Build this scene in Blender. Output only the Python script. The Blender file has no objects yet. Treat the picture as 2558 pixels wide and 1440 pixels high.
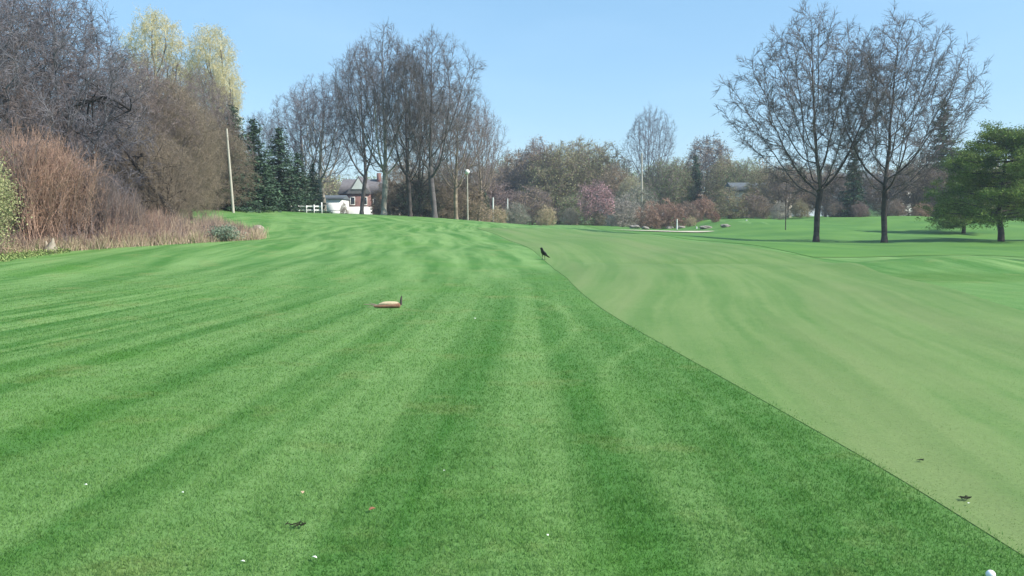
import bpy, math, random
import numpy as np
from mathutils import Vector

sc = bpy.context.scene
R = math.radians
# ------------------------------------------------------------ camera
F, CX, HZ, EYE = 2215.0, 1279.0, 540.0, 1.65      # focal length and horizon of the photograph, eye height
PITCH = math.atan((720 - HZ) / F)
cam = bpy.data.cameras.new('camera')
cam.sensor_width = 36; cam.lens = F / 2558 * 36
cam.clip_start = 0.05; cam.clip_end = 6000
co = bpy.data.objects.new('camera', cam)
co.location = (0, 0, EYE); co.rotation_euler = (R(90) - PITCH, 0, 0)
sc.collection.objects.link(co); sc.camera = co
# ------------------------------------------------------------ sky and sun
SUN_EL, SUN_AZ = R(43), R(108)                    # azimuth measured clockwise from +Y (the view direction)
w = bpy.data.worlds.new('World'); sc.world = w; w.use_nodes = True
nt = w.node_tree
bg = nt.nodes['Background']; bg.inputs[1].default_value = 0.115
sky = nt.nodes.new('ShaderNodeTexSky'); sky.sky_type = 'NISHITA'; sky.sun_disc = False
sky.sun_elevation = SUN_EL; sky.sun_rotation = SUN_AZ
sky.air_density = 1.0; sky.dust_density = 0.25; sky.ozone_density = 2.5; sky.altitude = 100
tcw = nt.nodes.new('ShaderNodeTexCoord'); mpw = nt.nodes.new('ShaderNodeMapping')
mpw.inputs['Scale'].default_value = (1.2, 2.0, 5.0); mpw.inputs['Rotation'].default_value = (0, .25, .4)
nzw = nt.nodes.new('ShaderNodeTexNoise'); nzw.inputs['Scale'].default_value = 2.2; nzw.inputs['Detail'].default_value = 5
crw = nt.nodes.new('ShaderNodeMapRange'); crw.inputs[1].default_value = .42; crw.inputs[2].default_value = .85
crw.inputs[3].default_value = 0; crw.inputs[4].default_value = .22
mxw = nt.nodes.new('ShaderNodeMix'); mxw.data_type = 'RGBA'
nt.links.new(tcw.outputs['Generated'], mpw.inputs[0]); nt.links.new(mpw.outputs[0], nzw.inputs[0])
nt.links.new(nzw.outputs[0], crw.inputs[0]); nt.links.new(crw.outputs[0], mxw.inputs[0])
nt.links.new(sky.outputs[0], mxw.inputs[6]); mxw.inputs[7].default_value = (6.2, 7.4, 8.6, 1)   # thin high cirrus
hzw = nt.nodes.new('ShaderNodeMix'); hzw.data_type = 'RGBA'; hzw.inputs[0].default_value = .45
hzw.inputs[7].default_value = (2.0, 4.2, 6.3, 1)                 # even milky blue of a bright spring sky
nt.links.new(mxw.outputs[2], hzw.inputs[6]); nt.links.new(hzw.outputs[2], bg.inputs[0])
sun = bpy.data.lights.new('sun', 'SUN'); sun.energy = 4.9; sun.angle = R(.53); sun.color = (1, .94, .83)
so = bpy.data.objects.new('sun', sun)
sd = Vector((math.sin(SUN_AZ) * math.cos(SUN_EL), math.cos(SUN_AZ) * math.cos(SUN_EL), math.sin(SUN_EL)))
so.rotation_euler = sd.to_track_quat('Z', 'Y').to_euler(); so.location = sd * 200
sc.collection.objects.link(so)
sc.view_settings.view_transform = 'Standard'; sc.view_settings.look = 'None'
sc.view_settings.exposure = 0.6; sc.view_settings.gamma = 1
sc.cycles.max_bounces = 5; sc.cycles.diffuse_bounces = 3; sc.cycles.transparent_max_bounces = 6

# ------------------------------------------------------------ terrain
def sstep(a, b, v):
    t = np.clip((np.asarray(v, float) - a) / (b - a), 0, 1); return t * t * (3 - 2 * t)
_wx = np.array([-60, -40, -22, -17, -9, -1.3, 8, 15, 20, 60.]); _wz = np.array([3.0, 2.6, 2.2, 2.0, 1.5, .95, .45, .15, -.12, -.1])
def height(x, y):
    x = np.asarray(x, float); y = np.asarray(y, float)
    W = np.interp(x, _wx, _wz)
    W = (np.interp(x - 3, _wx, _wz) + W + np.interp(x + 3, _wx, _wz)) / 3
    z = W * sstep(10, 76, y)
    z = z - np.clip(W, 0, 3) * .9 * sstep(84, 140, y) * (1 - sstep(0, 12, x))
    z = z + 1.45 * sstep(66, 98, y) * sstep(17, 26, x) * (1 + .10 * np.sin(x * .31 + 1) + .05 * np.sin(x * .9)) 
    z = z + .10 * np.sin(x * .23 + y * .11) * sstep(12, 40, y) + .05 * np.sin(x * .7 - y * .31) * sstep(8, 25, y) * (1 - sstep(60, 90, y))
    z = z + .30 * np.exp(-(((x - 13.5) / 3.5) ** 2 + ((y - 28) / 2.2) ** 2)) - .12 * np.exp(-(((x - 6.5) / 3.5) ** 2 + ((y - 31) / 1.6) ** 2))
    return z
def hgt(x, y): return float(height(x, y))
def ray(px, py):
    d = Vector(((px - CX) / F, -(py - 720) / F, -1)); d.rotate(co.rotation_euler); return d
def ground(px, py, far=260):
    d = ray(px, py); t = 2.0
    while t < far:
        if EYE + d.z * t <= hgt(d.x * t, d.y * t): break
        t += .05 if t < 40 else .25
    return d.x * t, d.y * t
def wx(px, D): return (px - CX) / F * D
def wz(py, D): return EYE + (HZ - py) / F * D

# ------------------------------------------------------------ mesh helpers
C = sc.collection
def make_mesh(name, V, faces_list, mats):
    """faces_list: [(index array (n,k), material index)]"""
    me = bpy.data.meshes.new(name); V = np.asarray(V, np.float32)
    me.vertices.add(len(V)); me.vertices.foreach_set('co', V.ravel())
    idx, st, tot, mi = [], [], [], []; o = 0
    for fa, m in faces_list:
        fa = np.asarray(fa, np.int32)
        if not len(fa): continue
        n, k = fa.shape; idx.append(fa.ravel()); st.append(o + np.arange(n) * k); tot.append(np.full(n, k)); mi.append(np.full(n, m)); o += n * k
    idx = np.concatenate(idx); st = np.concatenate(st); tot = np.concatenate(tot); mi = np.concatenate(mi)
    me.loops.add(len(idx)); me.loops.foreach_set('vertex_index', idx.astype(np.int32))
    me.polygons.add(len(st)); me.polygons.foreach_set('loop_start', st.astype(np.int32)); me.polygons.foreach_set('loop_total', tot.astype(np.int32))
    me.polygons.foreach_set('material_index', mi.astype(np.int32))
    for m in mats: me.materials.append(m)
    me.update(calc_edges=True); return me
class Acc:
    def __init__(s): s.V = []; s.F = []; s.n = 0
    def add(s, V, Fa, m=0):
        V = np.asarray(V, float).reshape(-1, 3); Fa = np.asarray(Fa, int)
        s.V.append(V); s.F.append((Fa + s.n, m)); s.n += len(V); return s
    def box(s, x0, x1, y0, y1, z0, z1, m=0):
        V = [(x, y, z) for x in (x0, x1) for y in (y0, y1) for z in (z0, z1)]
        return s.add(V, [(0, 1, 3, 2), (4, 6, 7, 5), (0, 4, 5, 1), (2, 3, 7, 6), (0, 2, 6, 4), (1, 5, 7, 3)], m)
    def tubes(s, segs, sides=3, m=0):
        S = np.asarray(segs, float)
        if not len(S): return s
        p0, p1, r0, r1 = S[:, :3], S[:, 3:6], S[:, 6], S[:, 7]
        d = p1 - p0; d /= np.maximum(np.linalg.norm(d, axis=1), 1e-9)[:, None]
        a = np.where(np.abs(d[:, 2:3]) < .9, [[0, 0, 1.]], [[1., 0, 0]])
        u = np.cross(d, a); u /= np.linalg.norm(u, axis=1)[:, None]; v = np.cross(d, u)
        n = len(S); V = np.empty((n, 2, sides, 3))
        for k in range(sides):
            q = u * math.cos(2 * math.pi * k / sides) + v * math.sin(2 * math.pi * k / sides)
            V[:, 0, k] = p0 + q * r0[:, None]; V[:, 1, k] = p1 + q * r1[:, None]
        b = np.arange(n)[:, None] * 2 * sides; fs = []
        for k in range(sides):
            k2 = (k + 1) % sides; fs.append(np.concatenate([b + k, b + k2, b + sides + k2, b + sides + k], 1))
        return s.add(V, np.concatenate(fs), m)
    def leaves(s, P, size, rng, m=0, flat=0.0, aspect=1.0):
        """small leaf quads at points P"""
        P = np.asarray(P, float); n = len(P)
        if not n: return s
        u = rng.normal(size=(n, 3)); v = rng.normal(size=(n, 3)); u[:, 2] *= (1 - flat); v[:, 2] *= (1 - flat)
        u /= np.linalg.norm(u, axis=1)[:, None]; v -= u * (u * v).sum(1)[:, None]; v /= np.maximum(np.linalg.norm(v, axis=1), 1e-6)[:, None]
        sz = size * rng.uniform(.6, 1.3, (n, 1)); u = u * sz; v = v * sz * aspect
        V = np.stack([P - u, P + v * .55, P + u, P - v * .55], 1)
        return s.add(V, np.arange(n * 4).reshape(n, 4), m)
    def mesh(s, name, mats): return make_mesh(name, np.concatenate(s.V), s.F, mats)
def tag(o, label=None, cat=None, group=None, kind=None):
    if label: o['label'] = label
    if cat: o['category'] = cat
    if group: o['group'] = group
    if kind: o['kind'] = kind
    return o
def link(name, me, parent=None, loc=None, smooth=False):
    o = bpy.data.objects.new(name, me); C.objects.link(o)
    if parent: o.parent = parent
    if loc: o.location = loc
    if smooth: me.polygons.foreach_set('use_smooth', np.ones(len(me.polygons), bool))
    return o
def empty(name, loc=(0, 0, 0), rz=0):
    o = bpy.data.objects.new(name, None); o.empty_display_size = .3; C.objects.link(o); o.location = loc; o.rotation_euler.z = rz; return o

# ------------------------------------------------------------ materials
def new_mat(name):
    m = bpy.data.materials.new(name); m.use_nodes = True; t = m.node_tree
    return m, t, t.nodes['Principled BSDF']
def N(t, typ, **kw):
    n = t.nodes.new(typ)
    for k, v in kw.items():
        if k.startswith('i_'): n.inputs[int(k[2:])].default_value = v
        else: setattr(n, k, v)
    return n
def L(t, a, b): t.links.new(a, b)
def M(t, op, a, b=None, c=None):
    n = t.nodes.new('ShaderNodeMath'); n.operation = op
    for i, v in enumerate((a, b, c)):
        if v is None: continue
        if isinstance(v, (int, float)): n.inputs[i].default_value = v
        else: L(t, v, n.inputs[i])
    return n.outputs[0]
def MIX(t, f, a, b):
    n = t.nodes.new('ShaderNodeMix'); n.data_type = 'RGBA'
    for i, v in ((0, f), (6, a), (7, b)):
        if isinstance(v, (int, float)): n.inputs[i].default_value = v
        elif isinstance(v, tuple): n.inputs[i].default_value = (*v, 1)
        else: L(t, v, n.inputs[i])
    return n.outputs[2]
def NOISE(t, vec, scale, detail=3, rough=.5):
    n = t.nodes.new('ShaderNodeTexNoise'); n.inputs['Scale'].default_value = scale; n.inputs['Detail'].default_value = detail; n.inputs['Roughness'].default_value = rough
    if vec is not None: L(t, vec, n.inputs[0])
    return n.outputs[0]
def RANGE(t, v, a, b, c=0., d=1.):
    n = t.nodes.new('ShaderNodeMapRange'); L(t, v, n.inputs[0])
    for i, q in enumerate((a, b, c, d)): n.inputs[i + 1].default_value = q
    return n.outputs[0]
def simple(name, c1, c2=None, scale=2.0, rough=.85, island=0.0, coord='Object', transl=0.0, detail=4, bump=0):
    """two-tone noise colour; island = per-leaf / per-twig brightness variation"""
    m, t, b = new_mat(name); c2 = c2 or tuple(q * .6 for q in c1)
    tc = N(t, 'ShaderNodeTexCoord'); nz = NOISE(t, tc.outputs[coord], scale, detail)
    col = MIX(t, RANGE(t, nz, .32, .68), c1, c2)
    if island:
        g = N(t, 'ShaderNodeNewGeometry')
        hs = N(t, 'ShaderNodeHueSaturation'); L(t, col, hs.inputs['Color'])
        L(t, RANGE(t, g.outputs['Random Per Island'], 0, 1, 1 - island, 1 + island), hs.inputs['Value']); col = hs.outputs[0]
    L(t, col, b.inputs['Base Color']); b.inputs['Roughness'].default_value = rough
    b.inputs['Specular IOR Level'].default_value = .25
    if bump:
        bp = N(t, 'ShaderNodeBump'); bp.inputs['Strength'].default_value = bump; bp.inputs['Distance'].default_value = .05
        L(t, NOISE(t, tc.outputs[coord], scale * 6, 5), bp.inputs['Height']); L(t, bp.outputs[0], b.inputs['Normal'])
    if transl:
        tr = N(t, 'ShaderNodeBsdfTranslucent'); L(t, col, tr.inputs[0]); ms = N(t, 'ShaderNodeMixShader'); ms.inputs[0].default_value = transl
        L(t, b.outputs[0], ms.inputs[1]); L(t, tr.outputs[0], ms.inputs[2]); L(t, ms.outputs[0], t.nodes['Material Output'].inputs[0])
    return m

# pixel outlines of the mown edges, turned into ground positions
def poly(pts): return [ground(*p) for p in pts]
edge_l = poly([(2558, 1400), (2350, 1265), (2200, 1170), (2050, 1085), (1900, 1000), (1750, 915), (1600, 830), (1520, 785), (1455, 738), (1402, 684), (1345, 635), (1290, 605), (1235, 586), (1180, 569)])
edge_r = poly([(2558, 782), (2380, 722), (2200, 681), (2050, 650), (1900, 622), (1760, 604), (1640, 592), (1560, 585)])
el_y = np.array([p[1] for p in edge_l]); el_x = np.array([p[0] for p in edge_l])
er_y = np.array([p[1] for p in edge_r]); er_x = np.array([p[0] for p in edge_r])
print('edge_l', [(round(a, 1), round(b, 1)) for a, b in edge_l]); print('edge_r', [(round(a, 1), round(b, 1)) for a, b in edge_r])
def _smooth(ky, kx):
    g = np.linspace(-60, 140, 2001); v = np.interp(g, ky, kx); wd = .35 + .10 * np.clip(g, 0, 80); out = np.empty_like(v)
    for i in range(len(g)):
        k = np.exp(-((g - g[i]) / wd[i]) ** 2); out[i] = (k * v).sum() / k.sum()
    return g, out
_gl = _smooth(np.r_[-60, 0, el_y], np.r_[3.4, 2.65, el_x]); _gr = _smooth(np.r_[-60, 0, er_y], np.r_[2.5, 6.9, er_x])
wob = lambda y: .010 * np.sin(y * .9) + .006 * np.sin(y * 2.3 + 1)
def xl(y): return np.interp(y, *_gl)
def xr(y): return np.interp(y, *_gr)

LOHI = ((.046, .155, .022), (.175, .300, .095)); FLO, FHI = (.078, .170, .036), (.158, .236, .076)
def grass_mat(name, fair=False):
    m, t, b = new_mat(name)
    g = N(t, 'ShaderNodeNewGeometry'); pos = g.outputs['Position']
    sp = N(t, 'ShaderNodeSeparateXYZ'); L(t, pos, sp.inputs[0]); X, Y = sp.outputs[0], sp.outputs[1]
    big = NOISE(t, pos, .35, 4, .55); mid = NOISE(t, pos, 1.7, 4, .6); fine = NOISE(t, pos, 26, 4, .7); vf = NOISE(t, pos, 110, 3, .7)
    # the curve the mower followed
    fc = N(t, 'ShaderNodeFloatCurve'); cu = fc.mapping.curves[0]
    ys = [0, 5, 10, 15, 20, 27, 35, 45, 60, 75, 90]
    fn = xr if fair else xl
    pts = [(y / 90, (float(fn(y)) + 30) / 60) for y in ys]
    cu.points[0].location = pts[0]; cu.points[1].location = pts[-1]
    for p in pts[1:-1]: cu.points.new(*p)
    fc.mapping.update(); L(t, M(t, 'DIVIDE', Y, 90.), fc.inputs['Value'])
    U = M(t, 'SUBTRACT', X, M(t, 'SUBTRACT', M(t, 'MULTIPLY', fc.outputs[0], 60.), 30.))
    U = M(t, 'ADD', U, M(t, 'MULTIPLY', M(t, 'SUBTRACT', mid, .5), .24))
    U = M(t, 'ADD', U, M(t, 'MULTIPLY', M(t, 'SUBTRACT', fine, .5), .12))
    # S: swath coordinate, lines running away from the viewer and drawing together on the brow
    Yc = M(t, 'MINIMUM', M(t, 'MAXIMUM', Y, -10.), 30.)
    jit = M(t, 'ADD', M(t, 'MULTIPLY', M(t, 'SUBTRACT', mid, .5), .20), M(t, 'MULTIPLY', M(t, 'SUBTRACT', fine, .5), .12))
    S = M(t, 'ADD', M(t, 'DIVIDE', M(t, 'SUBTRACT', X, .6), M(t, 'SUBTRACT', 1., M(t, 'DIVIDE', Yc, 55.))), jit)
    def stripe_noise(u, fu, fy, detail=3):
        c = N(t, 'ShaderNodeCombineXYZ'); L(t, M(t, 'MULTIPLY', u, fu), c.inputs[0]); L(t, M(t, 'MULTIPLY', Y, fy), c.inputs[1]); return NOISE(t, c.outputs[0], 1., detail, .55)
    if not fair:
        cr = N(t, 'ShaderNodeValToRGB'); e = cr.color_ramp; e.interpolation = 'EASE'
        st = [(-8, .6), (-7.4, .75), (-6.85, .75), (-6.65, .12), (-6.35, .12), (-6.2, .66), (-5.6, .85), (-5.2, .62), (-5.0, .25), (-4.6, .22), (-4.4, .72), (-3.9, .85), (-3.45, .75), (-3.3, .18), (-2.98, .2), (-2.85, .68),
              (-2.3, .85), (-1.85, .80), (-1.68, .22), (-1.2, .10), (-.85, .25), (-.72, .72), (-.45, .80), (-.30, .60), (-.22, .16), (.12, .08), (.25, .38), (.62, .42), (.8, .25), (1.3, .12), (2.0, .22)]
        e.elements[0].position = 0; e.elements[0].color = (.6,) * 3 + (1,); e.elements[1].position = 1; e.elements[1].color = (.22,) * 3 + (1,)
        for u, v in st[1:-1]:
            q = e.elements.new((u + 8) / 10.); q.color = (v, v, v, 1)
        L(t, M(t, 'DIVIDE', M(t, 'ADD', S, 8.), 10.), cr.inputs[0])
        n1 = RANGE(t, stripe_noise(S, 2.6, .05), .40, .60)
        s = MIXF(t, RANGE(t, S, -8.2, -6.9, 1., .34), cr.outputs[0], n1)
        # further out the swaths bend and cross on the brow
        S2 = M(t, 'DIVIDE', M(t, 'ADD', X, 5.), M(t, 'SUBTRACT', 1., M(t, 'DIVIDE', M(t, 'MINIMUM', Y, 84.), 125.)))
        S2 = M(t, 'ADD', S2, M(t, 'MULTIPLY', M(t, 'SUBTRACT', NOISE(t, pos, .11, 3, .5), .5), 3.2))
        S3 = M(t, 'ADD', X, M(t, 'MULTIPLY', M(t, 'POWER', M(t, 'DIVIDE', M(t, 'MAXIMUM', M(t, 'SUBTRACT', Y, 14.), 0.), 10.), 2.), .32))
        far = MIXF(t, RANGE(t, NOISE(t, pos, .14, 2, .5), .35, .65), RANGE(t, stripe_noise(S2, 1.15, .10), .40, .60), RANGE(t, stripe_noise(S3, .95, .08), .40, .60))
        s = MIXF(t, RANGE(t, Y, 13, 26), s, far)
        s = MIXF(t, .15, s, RANGE(t, mid, .32, .68))
        # pale wheel tracks: one long arc and a turning loop
        fc2 = N(t, 'ShaderNodeFloatCurve'); c2 = fc2.mapping.curves[0]; tp = [(0, .96), (5, .98), (7.5, .90), (9, .93), (10, 1.15), (11, 1.55), (12.5, 2.1)]
        c2.points[0].location = (0, .96 / 4); c2.points[1].location = (1, 2.6 / 4)
        for yy, xx in tp[1:]: c2.points.new(yy / 15., xx / 4)
        fc2.mapping.update(); L(t, M(t, 'DIVIDE', Y, 15.), fc2.inputs['Value'])
        d2 = M(t, 'ABSOLUTE', M(t, 'SUBTRACT', M(t, 'ADD', X, M(t, 'MULTIPLY', jit, .5)), M(t, 'MULTIPLY', fc2.outputs[0], 4.)))
        tr1 = M(t, 'MULTIPLY', RANGE(t, d2, .02, .13, .5, 0.), RANGE(t, Y, 12, 13.5, 1., 0.))
        el = M(t, 'SQRT', M(t, 'ADD', M(t, 'POWER', M(t, 'DIVIDE', X, .95), 2.), M(t, 'POWER', M(t, 'DIVIDE', M(t, 'SUBTRACT', Y, 13.9), 3.6), 2.)))
        tr2 = M(t, 'MULTIPLY', RANGE(t, M(t, 'ABSOLUTE', M(t, 'SUBTRACT', el, 1.)), .02, .14, .45, 0.), RANGE(t, X, -.3, .2))
        s = MIXF(t, M(t, 'MAXIMUM', tr1, tr2), s, .95)
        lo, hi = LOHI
        col = MIX(t, s, lo, hi)  # mowing stripes: light reflected by leaning blades, painted into the turf colour
        col = MIX(t, RANGE(t, big, .52, .72, 0, .5), col, (.075, .205, .024))       # lush patches
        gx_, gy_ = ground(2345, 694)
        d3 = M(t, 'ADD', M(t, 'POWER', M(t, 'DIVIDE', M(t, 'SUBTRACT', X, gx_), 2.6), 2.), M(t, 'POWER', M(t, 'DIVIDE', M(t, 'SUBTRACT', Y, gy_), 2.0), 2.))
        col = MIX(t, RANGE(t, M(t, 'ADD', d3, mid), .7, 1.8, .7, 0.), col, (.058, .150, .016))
        col = MIX(t, RANGE(t, NOISE(t, pos, .9, 5, .65), .55, .74, 0, .50), col, (.215, .250, .085))   # thin yellowed turf
        col = MIX(t, RANGE(t, NOISE(t, pos, 5.5, 4, .7), .66, .80, 0, .55), col, (.20, .19, .085))
    else:
        s = MIXF(t, .30, RANGE(t, stripe_noise(U, 1.5, .06, 4), .42, .58), RANGE(t, stripe_noise(U, 6.0, .25, 4), .35, .65))
        s = MIXF(t, .30, s, RANGE(t, big, .35, .65)); s = MIXF(t, .18, s, RANGE(t, NOISE(t, pos, 4.5, 5, .65), .35, .65))
        col = MIX(t, s, FLO, FHI)  # fairway mowing streaks: reflection off bent blades painted as two greens, plus random tone
        col = MIX(t, RANGE(t, stripe_noise(U, .5, .04), .52, .68, 0, .5), col, (.175, .215, .085))
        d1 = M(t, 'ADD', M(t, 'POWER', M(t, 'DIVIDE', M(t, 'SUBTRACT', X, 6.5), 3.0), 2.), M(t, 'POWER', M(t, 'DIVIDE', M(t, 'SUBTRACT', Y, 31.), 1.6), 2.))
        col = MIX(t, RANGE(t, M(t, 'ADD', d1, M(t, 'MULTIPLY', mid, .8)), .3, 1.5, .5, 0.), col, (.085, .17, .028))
        col = MIX(t, RANGE(t, NOISE(t, pos, 9., 4, .7), .66, .80, 0, .45), col, (.19, .18, .09))
    hs = N(t, 'ShaderNodeHueSaturation'); L(t, col, hs.inputs['Color'])
    val = M(t, 'ADD', RANGE(t, fine, .25, .75, .82 if not fair else .86, 1.16 if not fair else 1.12), RANGE(t, vf, .25, .75, -.16 if not fair else -.14, .16 if not fair else .14))
    L(t, val, hs.inputs['Value'])
    L(t, hs.outputs[0], b.inputs['Base Color']); b.inputs['Roughness'].default_value = .75; b.inputs['Specular IOR Level'].default_value = .2
    bp = N(t, 'ShaderNodeBump'); bp.inputs['Strength'].default_value = .5 if not fair else .25; bp.inputs['Distance'].default_value = .03
    L(t, M(t, 'ADD', fine, M(t, 'MULTIPLY', vf, .6)), bp.inputs['Height']); L(t, bp.outputs[0], b.inputs['Normal'])
    return m
def MIXF(t, f, a, b):
    n = t.nodes.new('ShaderNodeMix')
    for i, v in ((0, f), (2, a), (3, b)):
        if isinstance(v, (int, float)): n.inputs[i].default_value = v
        else: L(t, v, n.inputs[i])
    return n.outputs[0]
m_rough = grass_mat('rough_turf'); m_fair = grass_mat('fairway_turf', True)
m_far = simple('far_rough_turf', (.10, .215, .040), (.055, .155, .026), .25, coord='Object', detail=6)
m_sand = simple('bunker_sand', (.55, .50, .40), (.45, .40, .32), 2)
m_floor = simple('leaf_litter', (.20, .16, .10), (.10, .16, .06), .6)

# ------------------------------------------------------------ ground sheet, polar grid to the horizon
def ground_sheet():
    rs = np.r_[0.3, np.geomspace(.8, 150, 250), np.geomspace(160, 4500, 24)]
    th = np.concatenate([np.linspace(-45, 45, 300), np.linspace(50, 310, 53)])
    A, Rr = np.meshgrid(R(1) * th, rs); X = Rr * np.sin(A); Y = Rr * np.cos(A); Z = height(X, Y)
    V = np.stack([X, Y, Z], -1).reshape(-1, 3); nr, na = X.shape
    i = np.arange(nr - 1)[:, None] * na; j = np.arange(na)[None]; j2 = (j + 1) % na
    q = np.stack([i + j, i + j2, i + na + j2, i + na + j], -1).reshape(-1, 4)
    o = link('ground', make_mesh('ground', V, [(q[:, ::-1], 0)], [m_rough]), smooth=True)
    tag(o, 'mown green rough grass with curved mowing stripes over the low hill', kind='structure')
ground_sheet()
def strip(name, fl, fr, y0, y1, mat, label, lift, ny=260, nx=40):
    ys = np.r_[np.geomspace(max(y0, .5), y1, ny)] if y0 > 0 else np.r_[np.linspace(y0, 1, 20)[:-1], np.geomspace(1, y1, ny)]
    t = np.linspace(0, 1, nx); Y = np.repeat(ys[:, None], nx, 1); X = fl(ys)[:, None] * (1 - t) + fr(ys)[:, None] * t
    Z = height(X, Y) + lift + .00010 * np.clip(Y, 0, 200); V = np.stack([X, Y, Z], -1)
    i = (np.arange(len(ys) - 1)[:, None] * nx + np.arange(nx - 1)[None]).reshape(-1, 1)
    a = Acc().add(V.reshape(-1, 3), np.concatenate([i, i + 1, i + nx + 1, i + nx], 1))
    for c in (0, nx - 1):                           # turned-down borders with points of their own
        top = V[:, c]; bot = top - [0, 0, .09]; n = len(ys); j = np.arange(n - 1)[:, None]; a.add(np.concatenate([top, bot]), np.concatenate([j, j + 1, n + j + 1, n + j], 1))
    return tag(link(name, a.mesh(name, [mat]), smooth=True), label, kind='structure')
ymax = min(el_y[-1], er_y[-1])
strip('fairway', lambda y: xl(y) + wob(y) * sstep(2, 30, y), lambda y: xr(y) + wob(y + 9), -40, min(float(el_y[-1]), 84.), m_fair, 'pale closely mown fairway curving away up the slope', .004)
strip('far_rough', lambda y: xr(y) + .0 * y + .35 + sstep(30, 60, y) * 1.0, lambda y: 30 + y * .8, 34, 150, m_far, 'darker green rough and mound beyond the fairway', .01, 160, 60)
print('T ground done')

# ------------------------------------------------------------ grass blades (stuff)
def blades():
    rng = np.random.default_rng(3)
    n = 560000
    u = rng.random(n); D = 3.1 * (26 / 3.1) ** (u ** .9)             # dense near the lens, thinning away
    a = (rng.random(n) - .5) * 1.32; x = D * a; y = D
    clump = np.sin(x * 9 + np.sin(y * 7) * 2) * np.sin(y * 11 + np.sin(x * 5) * 2)
    keep = (x < xl(y) + wob(y) * sstep(2, 30, y) + rng.normal(.0, .05, n))
    short = ~keep
    keep |= rng.random(n) < .30
    x, y, D, short, clump = x[keep], y[keep], D[keep], short[keep], clump[keep]; n = len(x)
    h = rng.uniform(.011, .024, n) * (1 + .3 * clump) * (1 - .55 * sstep(12, 26, D)); h[short] *= .2
    wd = (.0016 + .00030 * D) * rng.uniform(.7, 1.3, n); wd[short] *= .8
    th = rng.random(n) * 6.283; lx = rng.normal(0, .55, n) * h; ly = rng.normal(.15, .55, n) * h
    z = height(x, y) - .002; z = np.where(short, z + .006, z)
    c, s = np.cos(th) * wd, np.sin(th) * wd
    V = np.stack([np.stack([x - c, y - s, z], 1), np.stack([x + c, y + s, z], 1), np.stack([x + lx, y + ly, z + h], 1)], 1).reshape(-1, 3)
    fa = np.arange(3 * n).reshape(n, 3)
    return V, [(fa[~short], 0), (fa[short], 1)]
def blade_variant(base, name):
    m = base.copy(); m.name = name; t = m.node_tree; b = t.nodes['Principled BSDF']
    src = b.inputs['Base Color'].links[0].from_socket
    g = N(t, 'ShaderNodeNewGeometry'); hs = N(t, 'ShaderNodeHueSaturation'); L(t, src, hs.inputs['Color'])
    L(t, RANGE(t, g.outputs['Random Per Island'], 0, 1, 1.0, 1.45), hs.inputs['Value']); L(t, hs.outputs[0], b.inputs['Base Color'])
    for l in list(b.inputs['Normal'].links): t.links.remove(l)
    tr = N(t, 'ShaderNodeBsdfTranslucent'); L(t, hs.outputs[0], tr.inputs[0]); ms = N(t, 'ShaderNodeMixShader'); ms.inputs[0].default_value = .5
    L(t, b.outputs[0], ms.inputs[1]); L(t, tr.outputs[0], ms.inputs[2]); L(t, ms.outputs[0], t.nodes['Material Output'].inputs[0])
    return m
V, fl = blades()
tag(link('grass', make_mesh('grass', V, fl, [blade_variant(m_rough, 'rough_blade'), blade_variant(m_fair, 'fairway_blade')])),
    'short mown green grass blades in the foreground', 'grass', kind='stuff')

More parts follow.
